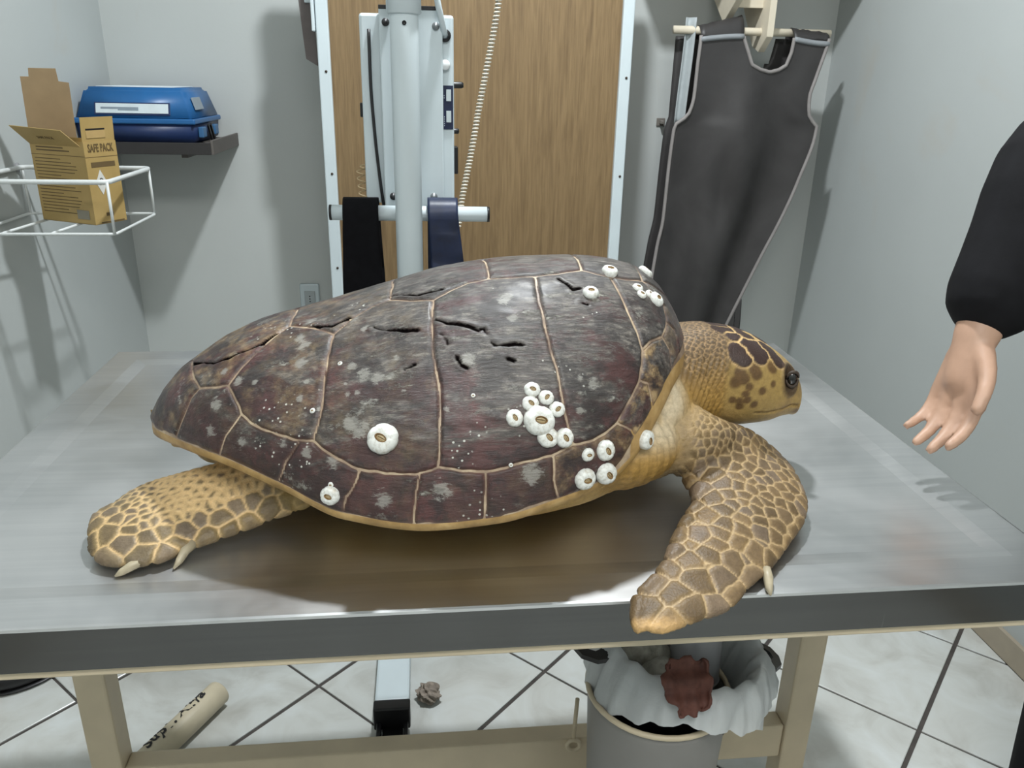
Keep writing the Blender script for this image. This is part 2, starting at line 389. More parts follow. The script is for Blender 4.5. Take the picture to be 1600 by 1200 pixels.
# ------------------------------------------------------------------ turtle
T0 = Vector((0,.965,.9))
turtle = empty('sea_turtle', T0, label='large brown sea turtle with a barnacled shell lying on the steel table', cat='turtle')
SEAM = {"c12":[[0.7332,-0.1867],[0.7482,-0.3783],[0.7598,-0.4833],[0.7673,-0.575]],
"c23":[[0.6311,-0.1567],[0.632,-0.2883],[0.6336,-0.36],[0.6378,-0.475],[0.6436,-0.5467],[0.6469,-0.63],[0.6511,-0.6917],[0.6535,-0.7383],[0.6585,-0.7983]],
"c34":[[0.5158,-0.2067],[0.5141,-0.3183],[0.5149,-0.4433],[0.5191,-0.53],[0.5199,-0.6],[0.5199,-0.685],[0.5174,-0.78]],
"c45":[[0.4079,-0.2567],[0.4046,-0.36],[0.4021,-0.4467],[0.4004,-0.5833],[0.3954,-0.6517],[0.3921,-0.705]],
"c5b":[[0.2817,-0.4967],[0.2925,-0.5733],[0.3,-0.6233],[0.3041,-0.6633]],
"vA":[[0.7922,-0.1933],[0.7598,-0.1983],[0.7332,-0.1867]],
"vB":[[0.7332,-0.1867],[0.7141,-0.165],[0.6942,-0.1317]],
"vC":[[0.6942,-0.1317],[0.6602,-0.15],[0.6311,-0.1567]],
"vD":[[0.6311,-0.1567],[0.6046,-0.1517],[0.578,-0.1417]],
"vE":[[0.578,-0.1417],[0.554,-0.1483],[0.5324,-0.1783],[0.5158,-0.2067]],
"vF":[[0.5158,-0.2067],[0.4934,-0.1783],[0.4685,-0.1317]],
"vG":[[0.4685,-0.1317],[0.4477,-0.1467],[0.427,-0.19],[0.4079,-0.2567]],
"vH":[[0.4079,-0.2567],[0.3996,-0.2333],[0.3747,-0.175],[0.3506,-0.1333]],
"vI":[[0.3506,-0.1333],[0.3373,-0.1967],[0.3191,-0.285],[0.2975,-0.3983],[0.2817,-0.4967]],
"vJ":[[0.2817,-0.4967],[0.2593,-0.4967],[0.2327,-0.4767]],
"vK":[[0.2327,-0.4767],[0.2145,-0.36],[0.1929,-0.0867]],
"mA":[[0.3041,-0.6633],[0.3174,-0.695],[0.3299,-0.7167],[0.3481,-0.7233],[0.3705,-0.7233],[0.3921,-0.705]],
"mB":[[0.3921,-0.705],[0.4128,-0.7467],[0.4386,-0.7883],[0.4643,-0.7933],[0.495,-0.7983],[0.5174,-0.78]],
"mC":[[0.5174,-0.78],[0.539,-0.8],[0.5623,-0.8133],[0.5838,-0.8117],[0.6038,-0.8067],[0.6336,-0.8133],[0.6585,-0.7983]],
"mD":[[0.6585,-0.7983],[0.6784,-0.805],[0.7,-0.8],[0.7183,-0.785],[0.7399,-0.7317],[0.7565,-0.685],[0.7639,-0.6317],[0.7673,-0.575]],
"mE":[[0.7673,-0.575],[0.7872,-0.5667],[0.8129,-0.57],[0.827,-0.5267],[0.8328,-0.4817]],
"mF":[[0.8328,-0.4817],[0.8328,-0.3467],[0.8013,-0.2383],[0.7922,-0.1933]],
"d12":[[0.2327,-0.4767],[0.2178,-0.5417],[0.1788,-1.0]],
"d11":[[0.3041,-0.6633],[0.2825,-0.8083],[0.2693,-1.0]],
"d10":[[0.3763,-0.73],[0.3606,-0.8417],[0.3489,-1.0]],
"d9":[[0.4402,-0.7883],[0.4361,-0.8333],[0.4253,-0.9017],[0.4203,-1.0]],
"d8":[[0.4992,-0.7967],[0.495,-0.8583],[0.4917,-1.0]],
"d7":[[0.5623,-0.8133],[0.5631,-0.8617],[0.5623,-1.0]],
"d6":[[0.6353,-0.8117],[0.6361,-0.9],[0.6428,-1.0]],
"d5":[[0.7183,-0.785],[0.7415,-0.855],[0.7648,-1.0]],
"d4":[[0.7581,-0.6833],[0.7739,-0.7317],[0.7905,-1.0]],
"d3":[[0.8129,-0.57],[0.8312,-0.67],[0.8386,-1.0]],
"d2":[[0.8328,-0.4817],[0.8552,-0.5383],[0.8793,-1.0]]}
CRACK = [[[0.5174,-0.3],[0.5307,-0.33],[0.544,-0.3467],[0.554,-0.3633],[0.5623,-0.3783],[0.5672,-0.375],[0.5722,-0.4067],[0.573,-0.4183],[0.578,-0.435],[0.5888,-0.4417],[0.6054,-0.45]],[[0.451,-0.2767],[0.4593,-0.2967],[0.4701,-0.3033],[0.4875,-0.32],[0.5,-0.3317]],[[0.3373,-0.1967],[0.3182,-0.2567],[0.2958,-0.29],[0.2767,-0.3083],[0.251,-0.2983],[0.2037,-0.1733]],[[0.4701,-0.1067],[0.5017,-0.1633],[0.5266,-0.1633]],[[0.661,-0.19],[0.6693,-0.2233],[0.676,-0.255],[0.6843,-0.2567]],[[0.6843,-0.3267],[0.6909,-0.335]],[[0.5382,-0.4583],[0.5432,-0.485],[0.549,-0.4983]],[[0.5905,-0.4883],[0.5971,-0.5017]],[[0.5224,-0.3667],[0.5299,-0.41]],[[0.4851,-0.4633],[0.4959,-0.4567]],[[0.3821,-0.1883],[0.4054,-0.2133],[0.4236,-0.185]]]
BARN = [[0.6195,-0.6933,0.0161,10],[0.6137,-0.5967,0.0084,20],[0.6287,-0.63,0.0081,-50],[0.6112,-0.6367,0.0087,40],[0.6403,-0.6733,0.0085,-40],[0.5938,-0.6683,0.009,60],[0.6287,-0.75,0.0111,50],[0.6477,-0.7667,0.0101,60],[0.676,-0.8467,0.0072,0],[0.6992,-0.8567,0.0111,60],[0.7009,-0.9533,0.0122,50],[0.6726,-0.935,0.0117,5],[0.7689,-1.0,0.0109,80],[0.7349,-0.1517,0.0099,0],[0.6975,-0.2817,0.0091,0],[0.7756,-0.2633,0.0064,0],[0.7797,-0.3083,0.006,30],[0.7971,-0.3033,0.0061,10],[0.8088,-0.3317,0.0099,-40],[0.8146,0.0017,0.0096,0],[0.4643,-0.6817,0.0159,30],[0.4104,-0.9083,0.0103,20],[0.4112,-0.8617,0.0033,0],[0.5531,-0.5833,0.0027,0],[0.3913,-0.5917,0.0031,0],[0.4187,-0.4067,0.0028,0],[0.5888,-0.805,0.0023,0]]
HS = {"plate":[[[0.3997,-0.0257,0.1784,0.2],[0.3951,-0.0235,0.1809,0.3],[0.4017,-0.0315,0.1719,0.2],[0.3951,-0.0288,0.1755,0.4]],[[0.4122,-0.0121,0.1855,0.3],[0.4167,-0.0201,0.1795,0.1],[0.4256,-0.0252,0.1722,0.1],[0.425,-0.0086,0.1827,0.2],[0.4313,-0.0174,0.1755,0.2]],[[0.4416,-0.0021,0.1774,0.1],[0.4498,-0.0094,0.1695,0.1],[0.4561,-0.0142,0.1622,0.1],[0.4487,-0.0046,0.1723,0.1]],[[0.4193,0.008,0.1892,0.1],[0.4446,0.0241,0.1792,0.3],[0.4115,0.0155,0.1923,0.1]],[[0.3824,0.013,0.1978,0.2],[0.3964,0.0156,0.1956,0.2]],[[0.3977,-0.0015,0.1925,0.2]]],
"spot":[[[0.3864,-0.0032,0.1937,0.2]],[[0.3891,-0.0115,0.1898,0.1]],[[0.3851,-0.019,0.1856,0.2]],[[0.3811,-0.0266,0.1794,0.2]],[[0.3831,-0.0333,0.1699,0.3]],[[0.416,-0.038,0.1588,0.2],[0.4193,-0.0399,0.1527,0.3]],[[0.4434,-0.029,0.1581,0.2]],[[0.3964,-0.0396,0.156,0.2],[0.401,-0.042,0.1481,0.3]],[[0.3911,-0.0417,0.144,0.2]],[[0.4096,-0.0438,0.1371,0.4]],[[0.4057,-0.0438,0.128,0.4]],[[0.4089,-0.0434,0.119,0.2]],[[0.4199,-0.0418,0.1117,0.1]],[[0.3897,-0.0414,0.1184,0.2]],[[0.3991,-0.0423,0.1173,0.3]],[[0.4004,-0.0409,0.1094,0.1]],[[0.444,-0.0374,0.1381,0.2]],[[0.4288,-0.0421,0.1309,0.2]],[[0.3712,-0.0356,0.1695,0.1]],[[0.3692,-0.0406,0.1582,0.2]],[[0.3765,-0.0381,0.1615,0.4]]]}
LIME = [[0.4444,-0.465,0.0062],[0.4593,-0.4817,0.0068],[0.4319,-0.425,0.0048],[0.4709,-0.4817,0.0048],[0.3738,-0.3867,0.0064],[0.3747,-0.2917,0.0065],[0.4311,-0.625,0.0074],[0.4402,-0.66,0.0073],[0.4469,-0.6383,0.0053],[0.378,-0.145,0.0075],[0.3689,-0.2483,0.0051],[0.5689,0.1333,0.0082],[0.5872,0.1317,0.0066],[0.2676,-0.6133,0.0064],[0.2742,-1.0,0.0007],[0.2593,-0.79,0.0064],[0.3033,-0.8583,0.0007],[0.4386,-0.5267,0.0034],[0.3763,-0.545,0.0041],[0.3597,-0.7467,0.0048],[0.3987,-0.5817,0.0027],[0.383,-0.4767,0.0028],[0.3199,-0.485,0.0035],[0.2983,-0.4717,0.005],[0.5938,-0.2683,0.0086],[0.5979,-0.3533,0.0056],[0.5274,-0.6117,0.004],[0.5481,-0.4633,0.0082],[0.6677,-0.6917,0.0048],[0.6851,-0.62,0.0055],[0.6693,-0.59,0.0041],[0.6527,-1.0,0.0062],[0.6643,-1.0,0.0048],[0.3855,-0.7583,0.0061],[0.4128,-0.7667,0.006],[0.4635,-0.8883,0.0079],[0.5199,-0.8533,0.0092],[0.6104,-0.855,0.0094],[0.3074,-0.8133,0.0049],[0.2734,-0.405,0.0044],[0.4253,-0.4867,0.0021],[0.4286,-0.5283,0.0027],[0.4776,-0.4183,0.0034],[0.4851,-0.535,0.0027],[0.4311,-0.2,0.0059],[0.4427,-0.27,0.0043]]
SE = {k: np.array(v, float) for k, v in SEAM.items()}
def cat(*a):
    out = []
    for q in a:
        for p in q:
            if not out or abs(out[-1][0]-p[0])+abs(out[-1][1]-p[1]) > 1e-6: out.append(p)
    return out
rv = lambda q: q[::-1]
mir = lambda poly: [(p[0],-p[1]) for p in poly]
def sym(q): return cat(q, mir(rv(q)))
POLY = []   # (name, outline, tint)
POLY.append(('V1', sym(cat(SE['vA'],SE['vB'])), 0)); POLY.append(('V2', sym(cat(SE['vC'],SE['vD'])), 0)); POLY.append(('V3', sym(cat(SE['vE'],SE['vF'])), 0))
POLY.append(('V4', sym(cat(SE['vG'],SE['vH'])), .2)); POLY.append(('V5', sym(cat(SE['vI'],SE['vJ'],SE['vK'])), .35))
POLY.append(('N', [(.792,-.193),(1,-.193),(1,.193),(.792,.193)], 0))
mline = cat(rv(SE['vJ']), SE['c5b'], SE['mA'], SE['mB'], SE['mC'], SE['mD'], SE['mE'], SE['mF'])
ml = np.array(mline)
def near(p): return int(((ml-p)**2).sum(1).argmin())
dv = ['d12','d11','d10','d9','d8','d7','d6','d5','d4','d3','d2']
side = []
side.append(('C1', cat(SE['c12'],SE['mE'],SE['mF'],SE['vA']), 0)); side.append(('C2', cat(SE['vB'],SE['vC'],SE['c23'],SE['mD'],rv(SE['c12'])), 0))
side.append(('C3', cat(SE['vD'],SE['vE'],SE['c34'],SE['mC'],rv(SE['c23'])), 0)); side.append(('C4', cat(SE['vF'],SE['vG'],SE['c45'],SE['mB'],rv(SE['c34'])), .1))
side.append(('C5', cat(SE['vH'],SE['vI'],SE['c5b'],SE['mA'],rv(SE['c45'])), .2))
side.append(('M12', cat([(.19,0),(0,0),(0,-1.0)], rv(SE['d12']), SE['vK'], [(.1929,-.03)]), .25))
for a, b in zip(dv[:-1], dv[1:]):
    i, j = near(SE[a][0]), near(SE[b][0])
    tint = {'d5':1.0,'d6':.35,'d4':.9,'d3':.3}.get(a, .1) if a in ('d6','d5','d4','d3') else .05
    side.append(('M', cat([SE[a][0]], mline[i:j+1] if j > i else [], [SE[b][0]], SE[b], rv(SE[a])), tint))
side.append(('M1', cat(SE['mF'], [(1,-.193),(1,-1)], rv(SE['d2'])), .1))
for n_, p, t_ in side: POLY.append((n_, p, t_)); POLY.append((n_+'f', mir(p), t_))
NU, NV = 460, 440
us = np.linspace(.004,.996,NU); vs_ = np.linspace(-1,1,NV); UU, VV = np.meshgrid(us, vs_, indexing='ij')
SP = shell(UU, VV)
du, dvv = np.gradient(SP,axis=0), np.gradient(SP,axis=1); SN = np.cross(du,dvv); SN /= np.linalg.norm(SN,axis=-1)[...,None]+1e-12
if SN[NU//2,NV//2,2] < 0: SN = -SN
def sample_uv(poly, step=.0012):
    p = np.array(poly); out = []
    for a, b in zip(p[:-1], p[1:]):
        L_ = np.linalg.norm(shell(np.array(a[0]),np.array(a[1]))-shell(np.array(b[0]),np.array(b[1]))); n = max(2,int(L_/step)); t_ = np.linspace(0,1,n)
        out.append(shell(a[0]+(b[0]-a[0])*t_, a[1]+(b[1]-a[1])*t_))
    return np.concatenate(out)
lines = []
for k, p in SE.items(): lines += [p, p*np.array([1,-1])]
for k in ('vA','vC','vE','vG','vI'): q = SE[k][0]; lines.append(np.array([q, (q[0]+.002,0), (q[0],-q[1])]))
q = SE['vK'][-1]; lines.append(np.array([q,(q[0],-q[1])])); lines.append(np.array([(.19,0),(.004,0)]))
lines.append(np.array([(.792,-.193),(.99,-.193)])); lines.append(np.array([(.792,.193),(.99,.193)]))
pts = np.concatenate([sample_uv(l_) for l_ in lines])
def kd_of(pts):
    kd = KDTree(len(pts))
    for i, p in enumerate(pts): kd.insert(p, i)
    kd.balance(); return kd
kd = kd_of(pts)
kc = kd_of(np.concatenate([sample_uv(c) for c in CRACK]))
flat = SP.reshape(-1,3)
# coherent wobble so seams are not ruled lines
def wob(P, s, seed):
    g = np.random.default_rng(seed); K = g.normal(size=(10,3))*s; ph = g.uniform(0,6.28,10)
    return np.sin(P@K.T+ph).mean(1)*1.6
wx = np.stack([wob(flat,120,1),wob(flat,120,2),wob(flat,120,3)],1)*.0011
dist = np.array([kd.find(p)[2] for p in (flat+wx)]).reshape(NU,NV)
cd = np.array([kc.find(p)[2] for p in (flat+wx*2.2)]).reshape(NU,NV)
sm = lambda x: np.clip(x,0,1)**2*(3-2*np.clip(x,0,1))
arc = np.concatenate([np.zeros((NU,1)), np.cumsum(np.linalg.norm(np.diff(SP,axis=1),axis=-1),axis=1)],1)
rim = np.minimum(arc, arc[:,-1:]-arc)
frt = sm((UU-.70)/.06)*sm((1.0-UU)/.05)
sm_ = None
dist = np.minimum(dist, np.maximum(rim-.020*frt-.0030*(wob(flat,70,9)+.5*wob(flat,260,19)).reshape(NU,NV).clip(-.3,1),0)*.42)
def pip(poly, x, y):
    ins = np.zeros(x.shape, bool); n = len(poly); j = n-1
    for i in range(n):
        xi, yi = poly[i]; xj, yj = poly[j]
        c = ((yi > y) != (yj > y)) & (x < (xj-xi)*(y-yi)/((yj-yi) if abs(yj-yi) > 1e-12 else 1e-12)+xi); ins ^= c; j = i
    return ins
uc = (us[:-1]+us[1:])/2; vc = (vs_[:-1]+vs_[1:])/2; UC, VC = np.meshgrid(uc, vc, indexing='ij')
own = np.full(UC.shape, -1)
for k, (n_, poly, t_) in enumerate(POLY): own[pip(poly, UC, VC) & (own < 0)] = k
sm = lambda x: np.clip(x,0,1)**2*(3-2*np.clip(x,0,1))
# flaking relief: crack edges are lifted on the upper side
cwd = .0021+.0030*wob(flat,60,77).reshape(NU,NV); cwd = np.maximum(cwd,.0009); crk = sm(1-cd/(cwd+.0012)); crk_w = np.clip(4*sm(1-cd/(cwd+.0008)),0,1)
H = .0030*sm(dist/.0040)-.0008
H += .0006*wob(flat,(70),11).reshape(NU,NV)*sm(dist/.01)+.0004*wob(flat*np.array([.4,1,1.6]),260,12).reshape(NU,NV)*sm(dist/.01)
H += .0006*sm(1-np.abs(cd-.005)/.004)-.0019*crk
SP2 = SP+SN*H[...,None]
t = NT('scute_keratin'); co = t.coord(); st = t.coord((.55,1.5,1.5))
tint = t.attr('tint'); cw = t.attr('crack'); sd = t.attr('seam')
base = t.ramp(t.noise(co, 12, 7, .7, .8), [(.3,lin('#1f1312')),(.5,lin('#3f2422')),(.72,lin('#5f3533'))])
blotch = t.noise(st, 15, 10, .76, .5)
hi = t.attr('height')
gm = t.math('ADD', blotch, t.math('MULTIPLY', hi, .13)); gm = t.ramp(gm, [(.535,0),(.62,1)])
grey = t.ramp(t.noise(t.coord((.35,2.4,2.4)), 85, 8, .8), [(.34,lin('#25221f')),(.5,lin('#4e4a46')),(.66,lin('#8e887e'))])
c1 = t.mix(t.math('MULTIPLY',gm,.9), base, grey)
dk = t.ramp(t.noise(co, 26, 8, .72), [(.49,0),(.57,1)]); c1 = t.mix(t.math('MULTIPLY',dk,.7), c1, lin('#1c1413'))
pale = t.ramp(t.noise(st, 24, 10, .82), [(.58,0),(.63,1)]); c1 = t.mix(t.math('MULTIPLY',pale,.75), c1, lin('#a4a298'))
spk = t.ramp(t.vor(t.coord((1,1.2,1)), 150, 'F1', 0), [(.16,1),(.22,0)]); spm = t.ramp(t.noise(co, 11, 4), [(.60,0),(.63,1)])
c1 = t.mix(t.math('MULTIPLY',spk,spm), c1, lin('#c4c4bc'))
rust = t.ramp(t.noise(co, 30, 5, .6), [(.45,0),(.62,1)]); tm = t.math('MULTIPLY', rust, tint)
c1 = t.mix(t.math('MINIMUM',t.math('MULTIPLY',tm,1.6),1.0), c1, t.ramp(t.noise(co,60,6,.7), [(.32,lin('#4f3a2a')),(.5,lin('#7d6446')),(.68,lin('#b39a70'))]))
lm = t.attr('lime'); lmm = t.ramp(t.math('ADD', lm, t.math('MULTIPLY', t.noise(st, 62, 9, .85, .4), 1.9)), [(1.36,0),(1.5,1)] if False else [(.0,0),(1.0,1)]); lmm = t.ramp(t.math('SUBTRACT', t.math('ADD', lm, t.math('MULTIPLY', t.noise(st, 62, 9, .85, .4), 1.9)), 1.0), [(.38,0),(.50,1)]); c1 = t.mix(t.math('MULTIPLY',lmm,.62), c1, lin('#a09e96'))
c1 = t.mix(t.ramp(sd,[(0,.8),(.35,0)]), c1, lin('#7a5c4a'))
c1 = t.mix(cw, c1, (.004,.003,.003))  # shade inside the crack gaps painted in as near black
t.set(c1, t.mix(cw, t.ramp(blotch,[(.35,.30),(.65,.5)]), (1,1,1)), 0, t.math('SUBTRACT', .5, t.math('MULTIPLY', cw, .5))); t.l(t.math('SUBTRACT', .2, t.math('MULTIPLY', cw, .2)), t.b.inputs['Coat Weight']); t.b.inputs['Coat Roughness'].default_value = .34
hb = t.math('ADD', t.noise(t.coord((.45,2,2)), 110, 6, .7), t.math('MULTIPLY', pale, .4)); t.bump(hb, .8, .0024)
M_scute = t.m
Pf, Hf = SP2.reshape(-1,3), cd.reshape(-1)
allf = np.stack([np.arange(NU-1)[:,None]*NV+np.arange(NV-1)[None], (np.arange(NU-1)[:,None]+1)*NV+np.arange(NV-1)[None], (np.arange(NU-1)[:,None]+1)*NV+np.arange(NV-1)[None]+1, np.arange(NU-1)[:,None]*NV+np.arange(NV-1)[None]+1],-1)
def mk_mesh(name, V, F):
    me = bpy.data.meshes.new(name); n = len(F); me.vertices.add(len(V)); me.vertices.foreach_set('co', np.asarray(V,np.float32).ravel())
    me.loops.add(n*4); me.loops.foreach_set('vertex_index', np.asarray(F,np.int32).ravel()); me.polygons.add(n); me.polygons.foreach_set('loop_start', np.arange(0,n*4,4,dtype=np.int32))
    me.update(calc_edges=True); me.polygons.foreach_set('use_smooth', np.ones(n,bool)); me.validate(); return me
def fattr(me, name, val):
    a = me.attributes.new(name, 'FLOAT', 'POINT'); a.data.foreach_set('value', np.asarray(val,np.float32))
lime = np.zeros(len(flat))
for u_, v_, r_ in LIME:
    q_ = shell(np.array(u_),np.array(v_)); lime = np.maximum(lime, np.clip(1-np.linalg.norm(flat-q_,axis=1)/(r_*2.6),0,1)*.75)
hgt = sm((SP[...,2]-.10)/.16).reshape(-1)*1.0
for k, (n_, poly, t_) in enumerate(POLY):
    f = allf[own == k]
    if len(f) < 8: continue
    ids, inv = np.unique(f.ravel(), return_inverse=True); F2 = inv.reshape(-1,4)[:, ::-1]
    me = mk_mesh('scute', Pf[ids], F2); o = mobj('scute', me, M_scute, turtle)
    fattr(me, 'tint', np.full(len(ids), t_)); fattr(me, 'crack', crk_w.reshape(-1)[ids]); fattr(me, 'seam', np.clip(dist.reshape(-1)[ids]/.008,0,1)); fattr(me, 'height', hgt[ids]); fattr(me, 'lime', lime[ids])
# carapace base with thick rim
nu, nv = 230, 150
ub, vb = np.meshgrid(np.linspace(.002,.998,nu), np.linspace(-1,1,nv), indexing='ij'); B0 = shell(ub, vb)
flatB = B0[:, [0,-1]]
rows = [B0]
def inner(fr, dz):
    y = np.linspace(-1,1,nv)[None]; w_ = B0[:,-1:,1]
    X = np.repeat(B0[:,-1:,0],nv,1); Y = y*w_*fr; Z = np.repeat(B0[:,-1:,2],nv,1)+dz
    return np.stack([X,Y,Z],-1)
# section ring: dome from v=-1..1 then underside back
und = []
for i in range(nu):
    w_ = B0[i,-1,1]; zr = B0[i,-1,2]; x = B0[i,0,0]; th = min(.011, w_*.5+.002)
    und.append([(x, w_*.995, zr-th*.6),(x,w_*.96,zr-th),(x,w_*.85,zr-th*.9),(x,w_*.6,zr+.0),(x,0,zr+.01),(x,-w_*.6,zr+.0),(x,-w_*.85,zr-th*.9),(x,-w_*.96,zr-th),(x,-w_*.995,zr-th*.6)])
sec = np.concatenate([B0, np.array(und)],1); Vb, Fb = grid_ring(sec, sec.shape[1])
t = NT('carapace_edge'); co = t.coord()
c1 = t.ramp(t.noise(co, 40, 5, .6), [(.3,lin('#8d6f42')),(.55,lin('#b08f5a')),(.75,lin('#c4a572'))])
t.set(c1, .5); t.bump(t.noise(co, 160, 4), .3, .001); M_edge = t.m
t = NT('seam_tissue'); co = t.coord(); c1 = t.ramp(t.noise(co, 30, 4, .6), [(.35,lin('#6e5c50')),(.52,lin('#a08b75')),(.68,lin('#c4b296'))]); t.set(c1, .5); M_seam = t.m
o = pyobj('carapace', Vb, Fb, M_seam, turtle); o.data.materials.append(M_edge)
nr = sec.shape[1]
for p in o.data.polygons:
    j = p.vertices[0]%nr
    if j > nv-2 or j < 1: p.material_index = 1
    elif (j < 12 or j > nv-13) and p.vertices[0]//nr > nu*.735: p.material_index = 1

# soft body: lofts united into one continuous skin
refs, refr, refp = [], [], []
bmV, bmF, off = [], [], 0
def add_part(sec, region, par=None):
    global off
    P, F = grid_ring(sec, sec.shape[1]); bmV.append(P); bmF.extend([tuple(i+off for i in f) for f in F]); off += len(P)
    n, m = sec.shape[:2]; refs.append(sec.reshape(-1,3)); refr.append(np.full(n*m, region))
    s_, c_ = np.meshgrid(np.linspace(0,1,n), np.linspace(0,1,m,endpoint=False), indexing='ij'); refp.append(np.stack([s_.ravel(), c_.ravel()],1))
HSt = resample(HEAD, 90); ang = np.linspace(-np.pi,np.pi,56,endpoint=False)
add_part(head_pts(HSt, ang), 0)
TR = resample([(-.31,0,.10,.075,.02),(-.27,0,.11,.045,.05),(-.2,0,.12,.018,.095),(-.1,0,.13,.001,.145),(.0,0,.14,-.001,.180),(.1,0,.15,-.001,.195),(.17,0,.15,.0,.172),(.23,0,.165,.012,.145),(.27,.0,.175,.04,.12),(.30,.005,.185,.07,.085)], 40)
add_part(head_pts(TR, ang), 1)
def ellipsoid(c, r, n=24, m=36):
    th = np.linspace(.06,np.pi-.06,n)[:,None]; ph = np.linspace(0,2*np.pi,m,endpoint=False)[None]
    return np.stack([c[0]+r[0]*np.cos(th)+0*ph, c[1]+r[1]*np.sin(th)*np.cos(ph), c[2]+r[2]*np.sin(th)*np.sin(ph)],-1)
add_part(ellipsoid((.215,-.080,.088),(.092,.088,.056)), 2); add_part(ellipsoid((.215,.080,.088),(.092,.088,.056)), 2)
add_part(ellipsoid((.268,-.040,.115),(.066,.072,.060)), 2); add_part(ellipsoid((.268,.040,.115),(.066,.072,.060)), 2)
ffn = flip_pts(FF, 48, 110); add_part(ffn, 3)
rfn = flip_pts(RF, 44, 80); add_part(rfn, 4)
# far side flippers: folded back against the shell
FFm = [((a[0],-a[1],a[2]),(b[0],-b[1],b[2]),t_) for a,b,t_ in FF]
def rotz(p, c, a): x, y = p[0]-c[0], p[1]-c[1]; return (c[0]+x*math.cos(a)-y*math.sin(a), c[1]+x*math.sin(a)+y*math.cos(a), max(p[2],.012))
FFf = [(rotz(a,(.28,.06),.15+1.0*min(1,i/4)), rotz(b,(.28,.06),.15+1.0*min(1,i/4)), t_) for i,(a,b,t_) in enumerate(FFm)]
s5 = flip_pts(FFf, 36, 60); add_part(s5, 3)
RFm = [((a[0],-a[1],a[2]),(b[0],-b[1],b[2]),t_) for a,b,t_ in RF]
RFf = [(rotz(a,(-.12,.06),-.75*min(1,i/3)), rotz(b,(-.12,.06),-.75*min(1,i/3)), t_) for i,(a,b,t_) in enumerate(RFm)]
add_part(flip_pts(RFf, 30, 40), 4)
add_part(head_pts(resample([(-.325,0,.075,.055,.008),(-.30,0,.08,.05,.014),(-.28,0,.09,.035,.03),(-.2,0,.1,.03,.05)],14), ang[::2]), 1)
me = bpy.data.meshes.new('skin'); me.from_pydata(np.concatenate(bmV).tolist(), [], bmF)
bm = bmesh.new(); bm.from_mesh(me)
# orient every closed piece outward
bmesh.ops.recalc_face_normals(bm, faces=bm.faces); bm.to_mesh(me); bm.free()
def remesh(me, vox, it=6, fac=.5):
    o = bpy.data.objects.new('tmp', me); COL.objects.link(o)
    m = o.modifiers.new('r','REMESH'); m.mode = 'VOXEL'; m.voxel_size = vox; m.use_smooth_shade = True
    s = o.modifiers.new('s','SMOOTH'); s.factor = fac; s.iterations = it
    dg = bpy.context.evaluated_depsgraph_get(); dg.update(); r_ = bpy.data.meshes.new_from_object(o.evaluated_get(dg)); bpy.data.objects.remove(o); return r_
skin = remesh(me, .0022, 5)
n = len(skin.vertices); P = np.empty(n*3,np.float32); skin.vertices.foreach_get('co',P); P = P.reshape(-1,3).astype(float)
Nn = np.empty(n*3,np.float32); skin.vertex_normals.foreach_get('vector',Nn); Nn = Nn.reshape(-1,3)
RP, RR, RQ = np.concatenate(refs), np.concatenate(refr), np.concatenate(refp)
krf = kd_of(RP); idx = np.array([krf.find(p)[1] for p in P]); reg = RR[idx]; par = RQ[idx]
def darts(cand, rad, seed):
    g = np.random.default_rng(seed); o_ = g.permutation(len(cand)); S = np.empty((0,3)); Rr = np.empty(0)
    for i in o_:
        p, r_ = cand[i], rad[i]
        if len(S):
            d = np.linalg.norm(S-p,axis=1)
            if (d < (Rr+r_)/2).any(): continue
        S = np.vstack([S,p]); Rr = np.append(Rr,r_)
    return S, Rr
def voro(Pq, S):
    k_ = kd_of(S); e = np.empty(len(Pq)); ci = np.empty(len(Pq),int)
    for i, p in enumerate(Pq):
        a, b = k_.find_n(p,2); L_ = np.linalg.norm(S[a[1]]-S[b[1]]); e[i] = (b[2]**2-a[2]**2)/(2*max(L_,1e-6)); ci[i] = a[1]
    return e, ci
col = np.tile(nlin('#a8905e'), (n,1)); disp = np.zeros(n); relief = np.zeros(n)
nz = lambda P_, s_, sd_: wob(P_, s_, sd_)
def lerp(a, b, f): return a+(b-a)*np.asarray(f)[:,None]
